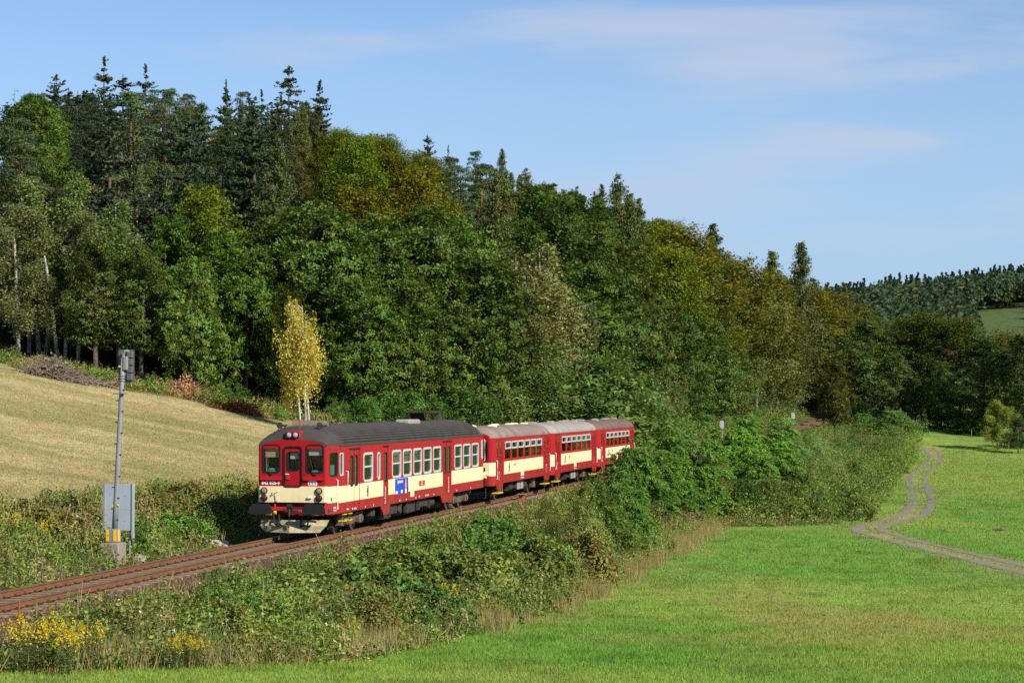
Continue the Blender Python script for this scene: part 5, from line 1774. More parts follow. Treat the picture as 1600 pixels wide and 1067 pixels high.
def bush(px, ytop, kind, u=None, d=None, wide=1.0, colour=None, hmin=.5, label=None):
    if d is None: d = d_for_u(px, u)
    if u is not None and u > 5.6 and px > 985: d = max(d, 121 + (min(px, 1085) - 985) * .13)
    if u is not None and u > 8.4 and 1060 < px < 1420: d = max(d, 139 + (ytop % 7) * .6 + (0 if kind == 'bramble' else 2))
    x, y, z = at_px(px, d)
    if kind == 'bramble': ytop += rt.uniform(-10, 16) + (9 if u < 0 else 0)
    H = CAMZ + (624 - ytop) * d / F - z
    if kind == 'bramble' and u < 0 and rt.random() < .3: return
    if H < hmin or (u is not None and u > 0 and y < 49 + (0 if x > -6 else -3)): return
    BUSHES.append(dict(px=px, ytop=ytop, d=d, x=x, y=y, z=z, H=H, kind=kind, wide=wide, colour=colour, label=label, u=u))


ELD = (.095, .185, .024); SAL = (.105, .175, .045); OLV = (.105, .128, .030); DKG = (.06, .115, .022); BRW = (.135, .125, .034)
for px, yt, u, k, w, c in (
        (972, 716, 4.6, 'elder', .8, (.075, .14, .024)), (992, 694, 5.2, 'elder', .9, (.08, .15, .025)), (1022, 700, 6.2, 'elder', 1.0, (.085, .155, .025)), (1050, 682, 5.2, 'elder', 1.0, (.075, .15, .02)), (1082, 690, 6.5, 'elder', 1.0, (.075, .145, .022)), (1062, 728, 8.2, 'elder', .9, (.08, .155, .024)), (1010, 742, 7.4, 'bush', .9, DKG), (1040, 770, 8.6, 'elder', .8, (.075, .15, .024)),
        (1110, 700, 6.5, 'sallow', 1.0, OLV), (1135, 668, 5.0, 'elder', 1.0, ELD), (1165, 655, 5.0, 'elder', 1.1, ELD), (1195, 668, 6.0, 'elder', 1.1, (.10, .20, .03)), (1180, 705, 8.0, 'elder', 1.0, (.10, .19, .03)), (1222, 655, 5.0, 'elder', 1.0, (.11, .2, .04)), (1215, 705, 9.0, 'elder', 1.1, ELD), (1240, 690, 7.0, 'sallow', 1.2, SAL),
        (1262, 672, 6.0, 'sallow', 1.2, SAL), (1285, 690, 8.5, 'sallow', 1.3, (.135, .17, .055)), (1315, 678, 8.0, 'sallow', 1.3, SAL), (1340, 672, 8.5, 'sallow', 1.3, (.11, .14, .045)), (1365, 670, 9.0, 'sallow', 1.4, SAL), (1395, 664, 10.5, 'bush', 1.4, (.09, .14, .035)), (1420, 668, 13.0, 'bush', 1.2, (.09, .13, .04)), (1378, 690, 12.5, 'bush', 1.3, (.085, .13, .03)),
        (1305, 720, 12.0, 'sallow', 1.2, (.12, .15, .045)), (1340, 715, 13.5, 'bush', 1.2, (.09, .13, .03)), (1265, 735, 11.5, 'bush', 1.1, OLV), (1235, 750, 11.0, 'bush', 1.1, (.10, .12, .03)), (1200, 745, 10.0, 'bush', 1.1, OLV), (1165, 750, 9.5, 'bush', 1.1, DKG), (1130, 745, 9.0, 'sallow', 1.0, OLV), (1100, 748, 9.0, 'sallow', 1.0, OLV), (1085, 775, 9.8, 'bush', .9, DKG),
        (1290, 765, 14.5, 'bush', 1.2, (.075, .115, .024)), (1330, 760, 15.5, 'bush', 1.1, (.08, .11, .024)), (1368, 735, 15.8, 'bush', 1.1, (.085, .12, .026)), (1398, 712, 16.0, 'bush', 1.0, (.10, .12, .03)), (1245, 785, 14.0, 'bramble', 1.2, OLV), (1195, 790, 12.8, 'bramble', 1.2, DKG), (1310, 795, 17.0, 'bramble', 1.2, OLV), (1275, 800, 16.2, 'bramble', 1.1, (.11, .11, .025)), (1345, 785, 17.6, 'bramble', 1.0, OLV),
        (925, 745, 4.8, 'bush', .7, OLV), (945, 752, 5.6, 'bush', 1.0, (.09, .14, .03)), (968, 735, 5.4, 'elder', .8, (.075, .145, .025)), (985, 765, 6.8, 'elder', .8, (.07, .14, .024)), (1005, 720, 5.8, 'elder', .8, (.075, .145, .025)), (915, 775, 6.2, 'bush', .7, OLV), (958, 785, 7.0, 'bush', .8, (.075, .12, .02)), (990, 800, 8.0, 'bush', .7, DKG), (1010, 812, 8.6, 'bramble', .8, DKG),
        (850, 782, 4.9, 'sallow', .7, OLV), (885, 812, 6.6, 'bush', .8, (.10, .10, .03)), (905, 825, 7.2, 'bramble', 1.0, BRW), (860, 815, 6.2, 'bush', .75, OLV), (790, 806, 4.6, 'bush', .8, DKG), (755, 815, 4.6, 'bramble', 1.1, DKG), (815, 820, 5.5, 'bramble', 1.1, (.08, .13, .025)), (835, 840, 6.6, 'bramble', 1.0, OLV),
        (700, 835, 5.0, 'bramble', 1.1, OLV), (740, 845, 5.8, 'bramble', 1.0, DKG), (650, 838, 4.4, 'bramble', 1.1, (.095, .13, .03)), (610, 855, 4.8, 'bramble', 1.2, OLV), (560, 868, 4.6, 'bramble', 1.1, (.10, .125, .03)), (665, 870, 5.8, 'bramble', 1.2, (.085, .12, .026)), (705, 880, 6.6, 'bramble', 1.1, OLV), (760, 875, 6.8, 'bramble', 1.0, OLV), (520, 885, 4.8, 'bramble', 1.1, OLV), (585, 895, 5.9, 'bramble', 1.1, DKG), (630, 905, 6.8, 'bramble', 1.2, (.065, .11, .026)), (545, 915, 6.2, 'bramble', 1.1, (.09, .12, .03)), (480, 890, 4.4, 'bramble', 1.2, (.115, .135, .035)), (470, 915, 5.3, 'bramble', 1.2, (.10, .135, .03)), (405, 895, 3.9, 'bush', .75, (.085, .135, .03)), (355, 885, 3.6, 'bush', .85, (.08, .135, .03)), (330, 905, 4.2, 'bush', .8, (.09, .14, .03)), (385, 925, 5.0, 'bush', .75, (.075, .13, .028)), (425, 935, 5.6, 'bramble', 1.1, DKG), (500, 935, 6.4, 'bramble', 1.1, (.10, .11, .03)), (640, 950, 7.8, 'bramble', .9, DKG), (590, 945, 7.4, 'bramble', .9, BRW), (455, 965, 6.8, 'bramble', 1.0, BRW), (370, 960, 6.2, 'bramble', 1.0, OLV),
        # far bank, left of the track
        (15, 790, -5.6, 'bramble', 1.3, (.10, .12, .028)), (55, 778, -5.8, 'bramble', 1.3, BRW), (95, 765, -5.8, 'bramble', 1.4, BRW), (135, 752, -6.0, 'bramble', 1.4, (.13, .12, .032)), (240, 752, -5.8, 'bramble', 1.4, BRW), (285, 752, -5.6, 'bramble', 1.4, (.13, .12, .032)), (330, 755, -5.2, 'bramble', 1.3, OLV), (375, 752, -5.0, 'bramble', 1.2, OLV), (25, 830, -4.2, 'bramble', 1.2, OLV), (75, 815, -4.4, 'bramble', 1.2, OLV), (120, 805, -4.6, 'bramble', 1.2, BRW), (225, 800, -4.2, 'bush', .5, (.06, .11, .025)), (212, 812, -3.3, 'bramble', .8, DKG), (275, 798, -4.0, 'bramble', 1.2, (.10, .18, .03)), (310, 812, -3.7, 'bramble', .9, (.085, .19, .03)), (60, 850, -3.6, 'bramble', 1.1, (.08, .14, .03)), (110, 850, -3.5, 'bramble', 1.0, OLV), (150, 862, -3.2, 'bramble', .7, (.085, .14, .03)), (235, 845, -3.2, 'bramble', .9, DKG), (20, 872, -3.4, 'bramble', 1.0, (.07, .12, .025)), (255, 852, -2.9, 'bramble', .7, DKG),
        (985, 618, -6.5, 'sallow', 1.0, (.08, .13, .03)), (1010, 610, -7.0, 'bush', 1.2, DKG), (1045, 625, -6.5, 'bush', 1.2, (.08, .14, .03)), (1080, 615, -7.0, 'elder', 1.2, (.07, .14, .03)), (1115, 628, -6.5, 'bush', 1.2, (.075, .13, .03)), (1150, 618, -7.0, 'bush', 1.3, DKG), (1185, 628, -6.5, 'sallow', 1.4, SAL), (1215, 615, -7.0, 'sallow', 1.4, (.11, .15, .04)), (1245, 600, -7.0, 'bush', 1.5, (.09, .14, .03)), (1275, 590, -6.5, 'bush', 1.6, (.085, .15, .03)), (1296, 615, -5.0, 'bush', 1.4, (.09, .16, .03))):
    bush(px, yt, k, u=u, wide=w, colour=c)
for px, yt, d, k, w, c in ((1330, 628, 345, 'bush', 2.0, DKG), (1365, 632, 340, 'bush', 2.0, (.07, .14, .03)), (1395, 640, 322, 'bush', 1.8, (.09, .16, .04)), (1350, 645, 335, 'elder', 1.4, (.07, .15, .03)), (1480, 640, 332, 'bush', 2.0, DKG), (1520, 650, 322, 'bush', 2.0, (.05, .09, .02)), (1590, 672, 300, 'bush', 2.0, DKG),
                           (630, 610, 144, 'bush', 1.2, DKG), (700, 600, 147, 'bush', 1.3, (.07, .125, .022)), (740, 612, 146, 'bush', 1.2, (.075, .13, .03)), (660, 622, 141, 'bush', 1.1, DKG), (575, 622, 141, 'bush', 1.1, DKG), (530, 628, 141, 'bush', .9, (.05, .09, .02)), (780, 590, 150, 'sallow', 1.3, (.09, .12, .03)), (820, 585, 152, 'sallow', 1.4, (.11, .14, .035)), (865, 580, 152, 'sallow', 1.5, (.10, .14, .035)), (905, 570, 155, 'bush', 1.6, (.08, .13, .03)), (945, 575, 156, 'sallow', 1.5, (.09, .14, .035)), (440, 630, 139, 'bush', .8, (.06, .12, .02)), (235, 583, 141.5, 'bush', .6, (.06, .12, .02)), (365, 600, 142, 'bush', .9, DKG), (20, 545, 146, 'bush', .9, OLV)):
    bush(px, yt, k, d=d, wide=w, colour=c)

BADJ = {'bush': 'leafy green bush', 'elder': 'feathery green elder bush', 'sallow': 'upright grey-green willow bush', 'bramble': 'low bramble thicket'}


def bwhere(t):
    u, px = t['u'], t['px']
    if u is None: return 'at the far meadow end' if px > 1300 else 'under the wood edge behind the train' if px > 500 else 'under the wood edge above the hay meadow'
    if u < 0: return 'on the bank by the signal' if px < 450 else 'left of the track beyond the train'
    near = 'beside the track' if u < 5.4 else 'half way down the bank' if u < 8.3 else 'at the foot of the bank'
    sec = 'left of the train' if px < 500 else 'below the railcar' if px < 760 else 'below the trailers' if px < 1000 else 'between train and road' if px < 1250 else 'near the road'
    return near + ' ' + sec


give_labels([t for t in BUSHES if not t['label']], lambda t: f"{BADJ[t['kind']]} {bwhere(t)}", None)
for t in BUSHES:
    P = BUSH[t['kind']]; i = rt.randrange(len(P)); tm, cm, H0, R0 = P[i]
    nm = {'bush': 'bush', 'elder': 'elder_bush', 'sallow': 'willow_bush', 'bramble': 'bramble_bush'}[t['kind']]
    root = empty(nm, (t['x'], t['y'], t['z'] - .05), rt.uniform(0, 6.28), t['label'], 'bush', 'bushes along the line')
    sz = t['H'] / H0; root.scale = (max(sz, .35) * t['wide'], max(sz, .35) * t['wide'], sz)
    link('stems', tm, root); c = link('foliage', cm, root)
    h = t['colour'] or BHUE[t['kind']]; f = rt.uniform(1.35, 1.65) if t['kind'] in ('bramble', 'elder') else rt.uniform(.95, 2.0); c.color = (h[0] * f, h[1] * f, h[2] * f, 1)

# ------------------------------------------------------------------ undergrowth and grass (nobody could count it)
rg = np.random.default_rng(2024)
PAL = np.array([(.165, .245, .038), (.20, .20, .050), (.40, .32, .15), (.24, .165, .08), (.09, .15, .03), (.29, .28, .10)])


def lawn_edge(x):
    return np.interp(x, [-11, -9, -5, 0], [42.6, 43.6, 47.2, 48.8]) + .9 * vnoise(x * .8, x * 0) - .4


def xy_of(s, u):
    return RO.x + D.x * s + N.x * u, RO.y + D.y * s + N.y * u


def scrub(cr, s, u, hfun, size, probs, rg, stem=.18, white=0.0):
    """leaves and dry stalks spread through the height of the growth at each (s,u)"""
    x, y = xy_of(s, u)
    k = (y > lawn_edge(x)) | (u < 0)
    s, u, x, y = s[k], u[k], x[k], y[k]
    n = len(s)
    z = height(x, y)
    cl = fbm(x / 1.1 + 7, y / 1.1, 3)
    h = hfun(s, u) * (.25 + 1.5 * sstep(.3, .72, cl))
    q = rg.uniform(0, 1, n) ** .6
    P = np.stack([x, y, z + h * q], 1) + rg.normal(size=(n, 3)) * .04
    # plant kinds in patches
    v = np.stack([fbm(x / 1.7 + 31 * k, y / 1.7 + 13 * k, 3) for k in range(6)], 1) + np.log(np.array(probs))[None] * .16 + rg.normal(size=(n, 6)) * .05
    k = np.argmax(v, 1)
    col = PAL[k] * var(n, rg, .5, .14)
    st = rg.random(n) < stem * np.where((k == 2) | (k == 3), 3.0, .6)
    if white:
        w_ = (rg.random(n) < white) & (q > .8) & (fbm(x / 1.3 + 300, y / 1.3, 2) > .6)
        col[w_] = np.array([.62, .60, .50]) * rg.uniform(.7, 1.1, (w_.sum(), 1)); st[w_] = False
    lv = ~st
    cr.add(P[lv], rg.normal(size=(lv.sum(), 3)) * .7 + np.array([0, -.1, .7]), size * rg.uniform(.6, 1.4, lv.sum()), .55, col[lv], rg)
    m = st.sum()
    Ps = P[st]; L = rg.uniform(.16, .38, m)
    ax = unit(np.stack([rg.normal(size=m) * .28, rg.normal(size=m) * .28, np.ones(m)], 1))
    sd = unit(np.cross(ax, rg.normal(size=(m, 3)))) * .010
    V = np.stack([Ps - ax * L[:, None] * .6 - sd, Ps - ax * L[:, None] * .6 + sd, Ps + ax * L[:, None] + sd * .3, Ps + ax * L[:, None] - sd * .3], 1).reshape(-1, 3)
    cr.V.append(V); cr.F.append(np.arange(4 * m).reshape(m, 4) + cr.n); cr.n += 4 * m
    cs = PAL[np.where(rg.random(m) < .7, 2, 5)] * var(m, rg, .3); cr.C.append(np.repeat(cs, 4, 0))


edge = lambda s: np.interp(s, [-50, -36, -18, 0, 40, 59, 63, 300], [10, 10, 9.4, 8.9, 8.6, 8.6, 16.5, 16.0])
inner = lambda s: np.interp(s, [-50, -33, -22, 0, 25, 45, 80], [2.9, 2.9, 2.35, 2.5, 2.6, 2.4, 2.3]) + .6 * (vnoise(s * .6, s * 0) - .5)
cr = Crown()
n = 230000
s = rg.uniform(-46, 62, n); u = inner(s) + (edge(s) + .5 * (vnoise(s * .7, 3 + 0 * s) - .5) - inner(s)) * rg.uniform(0, 1, n)
scrub(cr, s, u, lambda s, u: .75 * sstep(0, 1.3, u - inner(s)) * (1 - .55 * sstep(-2.2, 0, u - edge(s))) + .12, .052, (.34, .26, .09, .09, .26, .06), rg, .065, .05)
n = 90000
s = rg.uniform(60, 285, n); u = 2.7 + (edge(s) + 1.0 - 2.7) * rg.uniform(0, 1, n)
scrub(cr, s, u, lambda s, u: 1.1 * sstep(0, 1.5, u - 2.5) + .1, .085, (.46, .18, .02, .02, .40, .05), rg, .03)
ug = link('bank_undergrowth', cr.mesh('bank_undergrowth', M_LEAF))
tag(ug, 'weeds and dry grass covering the bank right of the track', 'undergrowth', kind='stuff')
cr = Crown()
n = 95000
s = rg.uniform(-44, 14, n); u = -(2.55 + 5.6 * rg.uniform(0, 1, n))
scrub(cr, s, u, lambda s, u: .6 * sstep(0, 1.0, -u - 2.5) * (1 - .7 * sstep(6.3, 8.3, -u)) + .10, .050, (.34, .26, .10, .10, .18, .08), rg, .08)
n = 26000
s = rg.uniform(14, 120, n); u = -(2.6 + 4.5 * rg.uniform(0, 1, n))
scrub(cr, s, u, lambda s, u: .5 + 0 * s, .08, (.3, .3, .1, .1, .2, .1), rg, .10)
ug = link('far_bank_undergrowth', cr.mesh('far_bank_undergrowth', M_LEAF))
tag(ug, 'weeds covering the bank left of the track by the signal', 'undergrowth', kind='stuff')
cr = Crown()
n = 34000
px = rg.uniform(-60, 760, n); d = 139.5 + 7 * rg.uniform(0, 1, n) + 3 * (vnoise(px / 40, px * 0) - .5)
x = (px - 800) / F * d
s, u = su(x, d); k = u < -7
s, u = s[k], u[k]
scrub(cr, s, u, lambda s, u: .55 + 0 * s, .085, (.3, .2, .12, .2, .2, .1), rg, .10)
n = 30000
s = rg.uniform(66, 300, n); u = -(3.2 + 9 * rg.uniform(0, 1, n))
scrub(cr, s, u, lambda s, u: 1.0 + 0 * s, .13, (.3, .25, .06, .05, .3, .1), rg, .05)
ug = link('wood_edge_undergrowth', cr.mesh('wood_edge_undergrowth', M_LEAF))
tag(ug, 'low weeds growing along the edge of the wood', 'undergrowth', kind='stuff')


def blades(name, label, x, y, h, w, col, rg, lean=.35):
    n = len(x)
    z = height(x, y)
    a = rg.uniform(0, 2 * PI, n); c, s_ = np.cos(a) * w, np.sin(a) * w
    tip = np.stack([x + rg.normal(size=n) * h * lean, y + rg.normal(size=n) * h * lean, z + h], 1)
    V = np.stack([np.stack([x - c, y - s_, z - .01], 1), np.stack([x + c, y + s_, z - .01], 1), tip], 1).reshape(-1, 3)
    o = link(name, np_mesh(name, V, np.arange(3 * n).reshape(n, 3), np.repeat(col, 3, 0), [M_GRASS]))
    return tag(o, label, 'grass', kind='stuff')


def sample_view(n, d0, d1, p0, p1, rg):
    d = np.exp(rg.uniform(math.log(d0), math.log(d1), n)); px = rg.uniform(p0, p1, n)
    return (px - 800) / F * d, d


x, y = sample_view(620000, 33, 300, -60, 1680, rg)
s, u = su(x, y)
k = ((u > edge(s) - 1.0 + .8 * rg.random(len(s))) | ((y < lawn_edge(x) + .8 * rg.random(len(s))) & (u > 3.6))) & (s < 296) & ((road_dist(x, y) > 1.15) | (road_dist(x, y) < .3)) & (u < 120)
x, y, s, u = x[k], y[k], s[k], u[k]
mc = meadow_colour(x, y, s, u)
hh = rg.uniform(.03, .085, len(x)) * (.6 + .9 * fbm(x / 2.5 + 8, y / 2.5, 3)) * (1 + y / 160)
blades('meadow_grass', 'green grass blades of the meadow in front of the train', x, y, hh, .006 + .00012 * y, mc * 1.15 * var(len(x), rg, .35, .15), rg)
x, y = sample_view(110000, 66, 150, -60, 560, rg)
s, u = su(x, y)
k = (u < -7.2) & (y < 143)
x, y = x[k], y[k]
blades('hay_stubble', 'pale mown hay stubble on the slope below the wood', x, y, rg.uniform(.03, .10, len(x)), .016, hay_colour(x, y) * 1.05 * var(len(x), rg, .3, .1), rg, .8)
# tall straw at the foot of the bank
n = 36000
s = np.concatenate([rg.uniform(-34, -12, 9000), rg.uniform(-10, 58, 27000)]); u = edge(s) - .6 + rg.normal(size=n) * .6
u[:9000] = rg.uniform(4.5, 9.5, 9000)
k = (fbm(s / 2.5, u / 1.2, 3) > .5) & (xy_of(s, u)[1] > lawn_edge(xy_of(s, u)[0]))
s, u = s[k], u[k]; x, y = xy_of(s, u)
blades('tall_straw', 'tall dry straw-coloured grass at the foot of the bank', x, y, rg.uniform(.3, .85, len(x)), .011, np.array([.36, .29, .13]) * var(len(x), rg, .3, .15), rg, .22)

# ------------------------------------------------------------------ signal and small things
M_GREY = mat('signal_grey', (.24, .25, .26), .5, .3, var=.2, scale=3)
M_PLATE = mat('signal_plate', (.115, .12, .125), .6, .3, var=.2, scale=3)
M_PANEL = mat('grey_blue_panel', (.36, .41, .46), .55, .3, var=.15, scale=1.5)
M_RUST = mat('orange_rust', (.42, .12, .03), .9, .1, color2=(.18, .05, .02), scale=6)

gx_, gy_, gz_ = at_px(179, d_for_u(179, -3.15)); gz_ += .36
sg = empty('railway_signal', (gx_, gy_, gz_), -HEAD, 'tall grey railway signal seen from behind, leaning slightly, left of the track', 'signal')
lean = lambda x, y, z: (x + .048 * z, y, z)
LP = lambda *p: lean(*p)
b = MB(); b.rbox(-.33, .30, -.33, .33, -.9, .22, .03); b.build('foundation', M_CONC, sg)
b = MB(); b.rbox(-.19, .19, -.15, .15, .22, .66, .02); b.build('base_cabinet', M_GREY, sg)
for x0 in (-.20, .05):
    b = MB(); b.box(x0, x0 + .10, -.162, -.152, .27, .63); b.build('yellow_strip', M_YEL, sg)
b = MB(); b.box(.195, .205, -.12, .0, .27, .63); b.build('yellow_strip', M_YEL, sg)
b = MB(); b.tube([LP(0, 0, .6), LP(0, 0, 1.6), LP(0, 0, 4.9), LP(0, 0, 6.10)], [.095, .085, .075, .07], 14); b.build('mast', M_GREY, sg, smooth=True)
b = MB()
for z in (5.37, 5.45, 5.53): b.tube([LP(0, 0, z), LP(0, 0, z + .03)], .105, 14)
b.build('mast_collar', M_GREY, sg)
for k in range(13):
    z = .95 + k * .345
    q = MB(); p = LP(0, 0, z)
    sd = -1 if k % 2 else 1
    q.cyl((p[0] + sd * .05, p[1] - .04, z), (p[0] + sd * .13, p[1] - .06, z), .02, n=6)
    q.build('climbing_bolt', M_BLACK, sg)
b = MB(); p = LP(0, 0, 4.97); b.box(p[0] - .22, p[0] + .16, -.16, .16, 4.95, 4.98); b.build('foot_plate', M_PLATE, sg)
for z in (5.83, 1.38):
    q = MB(); p = LP(0, 0, z); q.rbox(p[0] - .12, p[0] - .06, -.09, -.02, z - .03, z + .03, .01); q.rbox(p[0] + .07, p[0] + .13, -.09, -.02, z, z + .06, .01); q.build('yellow_tag', M_YEL, sg)
hp = MB(); hx = .29; HX0, HX1 = hx - .20, hx + .33
hp.prism(rrect(HX0, HX1, 5.33, 6.37, .07), lambda a, z, t: (a, t, z), .10, .13); head = hp.build('signal_head', M_PLATE, sg)
q = MB(); q.rbox(hx + .02, hx + .18, -.10, .10, 5.70, 6.15, .03); q.build('lamp_housing', M_GREY, sg)
for k in range(4):
    q = MB(); q.rbox(hx + .12, hx + .31, -.02, .098, 5.39 + .24 * k, 5.60 + .24 * k, .015); q.build('lamp_case', M_PLATE, sg)
q = MB(); q.tube([LP(0, 0, 6.05), (.31, -.02, 6.23), (.36, -.03, 6.32), (.44, -.02, 6.33), (.47, .06, 6.28)], .05, 8); q.tube([LP(.0, 0, 5.57), (.45, .08, 5.65)], .035, 6); q.build('cable_bend', M_GREY, sg)

px_, py_, pz_ = at_px(187, d_for_u(187, -3.15) + .75); pz_ += .32
pn = empty('grey_panel', (px_, py_, pz_), -HEAD, 'upright blue-grey metal panel standing behind the signal post', 'panel')
b = MB(); b.box(-.52, .46, -.015, .015, .45, 1.95); b.box(-.52, .46, -.018, -.0152, 1.12, 1.135, 0); b.build('sheet', M_PANEL, pn)
for x in (-.54, .46):
    b = MB(); b.box(x, x + .06, -.05, .04, .2, 1.97); b.build('edge_rail', M_GREY if x < 0 else M_PANEL, pn)
for x in (-.4, .36):
    b = MB(); b.cyl((x, .04, -.7), (x, .04, .6), .03, n=8); b.build('leg', M_GREY, pn)
b = MB()
for x, z in ((-.3, 1.6), (.2, 1.55), (-.3, .8), (.2, .75), (-.05, 1.2)): b.cyl((x, -.02, z), (x, -.012, z), .012, n=6)
b.build('rivets', M_BLACK, pn)


def track_board(px, u, ytop, label, w, hgt, white_foot=False):
    d = d_for_u(px, u); x, y, z = at_px(px, d)
    top = CAMZ + (624 - ytop) * d / F
    t = empty('distance_board', (x, y, z), -HEAD, label, 'sign', 'boards beside the line')
    b = MB(); b.cyl((0, 0, -.3), (0, 0, top - z), .05, n=8); b.build('post', M_GREY, t)
    b = MB(); b.box(-w / 2, w / 2, -.07, -.05, top - z - hgt, top - z); b.build('board', M_PANEL if white_foot else mat('faded_board', (.52, .54, .56), .7, .2, var=.3, scale=5), t)
    if white_foot:
        b = MB(); b.rbox(-.28, .28, -.2, .2, -.2, .7, .04); b.build('foot', M_WHITE, t)


track_board(1128, -3.2, 657, 'nearest pale board beside the line, just above the bushes', .42, .85)
track_board(1239, -3.2, 645, 'pale board beside the line, middle one of three', .55, .9)
track_board(1309, -2.6, 640, 'grey board with white foot beside the far bend', .62, 1.7, True)

x, y, z = on_ground(880, 796, 60, 200)
b = MB(); b.rbox(-.16, .16, -.13, .13, -.2, .36, .05)
tag(b.build('marker_stone', mat('white_stone', (.68, .68, .66), .8, .2), loc=(x, y, z)), 'small white marker stone in the grass below the trailers', 'stone')
x, y, z = on_ground(815, 788, 60, 200)
rm = empty('rusty_marker', (x, y, z), train_rz, 'short rusty orange marker beside the rails under the first trailer', 'marker')
b = MB(); b.prism([(-.2, -.2), (.2, -.2), (.15, .5), (-.15, .5)], lambda a, c, t: (a, t, c), -.12, .12); b.build('stump', M_RUST, rm)
b = MB(); b.rbox(-.32, .32, -.2, .2, .5, .56, .015); b.build('cap_plate', mat('mauve_plate', (.20, .15, .16), .8, .2), rm)
x, y, z = on_ground(31, 990, 30, 60)
b = MB(); b.tube([(0, 0, -.3), (.01, 0, .3), (.02, .01, .75)], [.025, .025, .022], 6)
tag(b.build('iron_stake', M_RUST, loc=(x, y, z)), 'thin rusty iron stake at the lower left, beside the yellow flowers', 'stake')
x, y, z = on_ground(1437, 669, 200, 420)
b = MB(); b.tube([(0, 0, -.3), (0, 0, 1.5)], .09, 7)
tag(b.build('white_post', M_WHITE, loc=(x, y, z)), 'white post on the crest of the far meadow', 'post')
for k, (px, py) in enumerate(((1517, 684), (1575, 702))):
    x, y, z = on_ground(px, py, 200, 420)
    b = MB(); b.tube([(0, 0, -.3), (.02, 0, 1.2)], .07, 7)
    tag(b.build('fence_post', M_TWIG, loc=(x, y, z)), ['weathered fence post below the round oak', 'weathered fence post near the right edge of the far meadow'][k], 'post', 'posts along the far meadow')
x, y, z = on_ground(1559, 829, 60, 250)
b = MB(); b.tube([(-.36, 0, .06), (-.1, .05, .08), (.2, -.02, .08), (.4, .03, .06)], [.07, .09, .085, .06], 8); b.tube([(.1, 0, .1), (.2, .1, .3)], [.04, .02], 5)
tag(b.build('log', M_BARK, loc=(x, y, z)), 'short weathered log lying in the meadow right of the road', 'log')
x, y, z = on_ground(340, 853, 50, 90)
b = MB(); b.rbox(-.42, .42, -.13, .13, -.1, .13, .03)
o = tag(b.build('concrete_beam', mat('pale_concrete', (.50, .46, .40), .9, .1, var=.3, scale=4), loc=(x, y, z + .05)), 'pale concrete beam lying beside the rail ahead of the train', 'beam'); o.rotation_euler = (0, .08, .2)
for px, py, r, lb in ((218, 877, .26, 'round pale boulder beside the far rail below the signal'), (145, 944, .10, 'small white stone on the ballast at lower left'), (152, 957, .09, 'lowest pale stone on the near ballast'), (430, 842, .12, 'pale stone beside the rail near the railcar front')):
    x, y, z = on_ground(px, py, 40, 90)
    b = MB(); b.tube([(0, 0, -r * .5), (0, 0, -.1 * r), (.1 * r, 0, .4 * r), (.05 * r, .05 * r, .7 * r)], [r * .7, r, r * .8, r * .2], 8)
    tag(b.build('stone', M_CONC, loc=(x, y, z + .03)), lb, 'stone')


# cut branches heaped at the edge of the wood
def heap(px, py, name, label, wid, dep, hgt, n, twigc, leafc, leafn, seed):
    rg = np.random.default_rng(seed); x, y, z = on_ground(px, py, 100, 160)
    t = empty(name, (x, y, z), 0, label, 'brush heap')
    b = MB()
    for k in range(n):
        a = rg.normal() * .5 + (PI if rg.random() < .5 else 0); c = np.array([rg.normal() * wid * .33, rg.normal() * dep * .33, 0]); c[2] = abs(rg.normal()) * .35 * hgt * max(0, 1 - (abs(c[0]) / wid) ** 1.2) + .05
        c[2] += (hz(x + c[0], y + c[1]) - z)
        L = rg.uniform(.5, 1.5); e = c + np.array([math.cos(a) * L, math.sin(a) * L * .6, rg.normal() * .28 + .1])
        b.tube([tuple(c), tuple((c + e) / 2 + rg.normal(size=3) * .06), tuple(e)], [.03, .022, .008], 4, cap=False)
    b.build('branches', mat(name + '_twigs', twigc, .9, .1, var=.4, scale=2), t)
    if leafn:
        cr = Crown(); m = leafn
        P = np.stack([rg.normal(size=m) * wid * .34, rg.normal(size=m) * dep * .34, np.zeros(m)], 1)
        P[:, 2] = height(x + P[:, 0], y + P[:, 1]) - z + np.abs(rg.normal(size=m)) * .45 * hgt * np.exp(-(P[:, 0] / wid * 1.6) ** 2)
        cr.add(P, rg.normal(size=(m, 3)), .09 * rg.uniform(.6, 1.4, m), .6, np.array(leafc) * var(m, rg, .4, .1), rg)
        link('dry_leaves', cr.mesh('dry_leaves', M_LEAF), t)


heap(85, 592, 'brush_pile', 'grey heap of cut branches at the wood edge, upper left', 2.6, 1.2, 1.2, 260, (.26, .20, .17), (.22, .17, .14), 2200, 1)
heap(150, 602, 'brush_scatter', 'thin scatter of grey twigs right of the grey branch heap', 2.2, .7, .4, 70, (.30, .24, .19), (.22, .18, .13), 200, 5)
heap(290, 622, 'leafy_brush_pile', 'orange-brown leafy heap of cut branches behind the signal', 1.9, .9, 1.2, 120, (.30, .18, .11), (.50, .27, .15), 2600, 2)
heap(375, 645, 'rust_brown_brush_pile', 'rust-red flat heap of dead bracken left of the railcar roof', 2.2, 1.0, .7, 100, (.22, .10, .05), (.30, .105, .045), 2600, 3)
heap(1075, 822, 'dead_bracken_clump', 'patch of rusty dead bracken at the foot of the bushes', .9, .7, .7, 60, (.34, .24, .13), (.38, .15, .06), 500, 4)


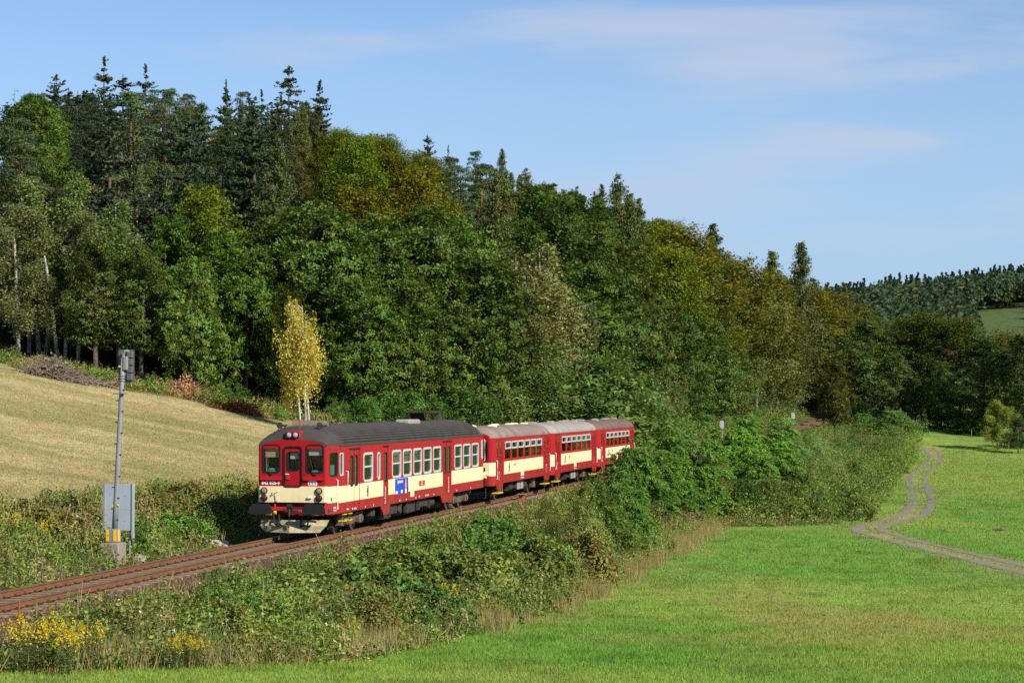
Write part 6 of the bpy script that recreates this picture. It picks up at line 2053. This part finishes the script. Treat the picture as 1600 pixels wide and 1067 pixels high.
# goldenrod in flower
def make_goldenrod(seed):
    rg = np.random.default_rng(seed); b = MB(); lv = Crown(); fl = Crown()
    for k in range(7):
        bx, by = rg.normal(size=2) * .12; H = rg.uniform(.75, 1.1); tx, ty = bx + rg.normal() * .14, by + rg.normal() * .14
        b.tube([(bx, by, -.1), ((bx + tx) / 2, (by + ty) / 2, H * .55), (tx, ty, H)], [.008, .007, .004], 4)
        m = 26; q = rg.uniform(.15, .8, (m, 1)); P = np.array([bx, by, 0]) * (1 - q) + np.array([tx, ty, H]) * q; P[:, 2] = q[:, 0] * H
        P = P + rg.normal(size=(m, 3)) * np.array([.05, .05, .01])
        lv.add(P, rg.normal(size=(m, 3)) + np.array([0, 0, .6]), .055, .3, np.array([.09, .14, .03]) * var(m, rg), rg)
        m = 46; q = rg.uniform(0, 1, (m, 1)) ** .8; a = rg.uniform(0, 6.28, (m, 1)); r = .13 * (1 - q) + .015
        P = np.concatenate([tx + r * np.cos(a) + .05 * q, ty + r * np.sin(a), H - .12 + .30 * q - r * .3], 1)
        fl.add(P, rg.normal(size=(m, 3)) + np.array([0, 0, .4]), .026, .7, np.array([.58, .42, .03]) * var(m, rg, .3, .08), rg)
    return mb_mesh(b, 'goldenrod_stems', M_BARK), lv.mesh('goldenrod_leaves', M_LEAF), fl.mesh('goldenrod_flowers', M_LEAF)


GR = [make_goldenrod(k) for k in (1, 2, 3)]
gl = []
for px, py, u in ((18, 805, -5.0), (70, 812, -4.9), (66, 820, -4.6), (130, 788, -5.4), (147, 797, -5.0), (395, 752, -5.5), (412, 747, -5.4), (385, 760, -5.0), (58, 965, 4.6), (88, 966, 4.9), (100, 978, 5.6), (134, 978, 5.1), (152, 976, 5.3), (112, 990, 5.4), (30, 975, 4.4), (288, 992, 6.6), (299, 996, 6.9), (310, 1004, 7.2), (275, 1000, 6.9), (385, 985, 6.6), (395, 990, 7.0), (540, 976, 7.3), (556, 986, 7.6), (515, 984, 7.2), (688, 902, 6.6), (692, 914, 7.0), (846, 822, 6.0), (822, 828, 6.0), (420, 995, 7.2), (1300, 806, 14.5), (1190, 806, 10.8), (1262, 806, 13.2), (1106, 812, 7.8)):
    gl.append(dict(px=px, py=py, u=u, label=None))
give_labels(gl, lambda t: 'yellow goldenrod in flower ' + ('on the bank by the signal' if t['u'] < 0 and t['px'] < 300 else 'left of the railcar front' if t['u'] < 0 else 'by the rusty stake' if t['px'] < 120 else 'below the left rails' if t['px'] < 200 else 'in the lower left weeds' if t['px'] < 450 else 'on the bank below the train' if t['px'] < 900 else 'at the foot of the right bushes'), None)
for t in gl:
    d = d_for_u(t['px'], t['u']); x, y, z = at_px(t['px'], d)
    top = CAMZ + (624 - t['py']) * d / F
    sc = min(1.1, max(.6, (top - z) / 1.1))
    P = GR[rt.randrange(3)]
    r = empty('goldenrod', (x, y, z), rt.uniform(0, 6.28), t['label'], 'flower', 'goldenrod along the line'); r.scale = (sc, sc, sc)
    link('stems', P[0], r); link('leaves', P[1], r); link('flowers', P[2], r)['kind'] = 'stuff'
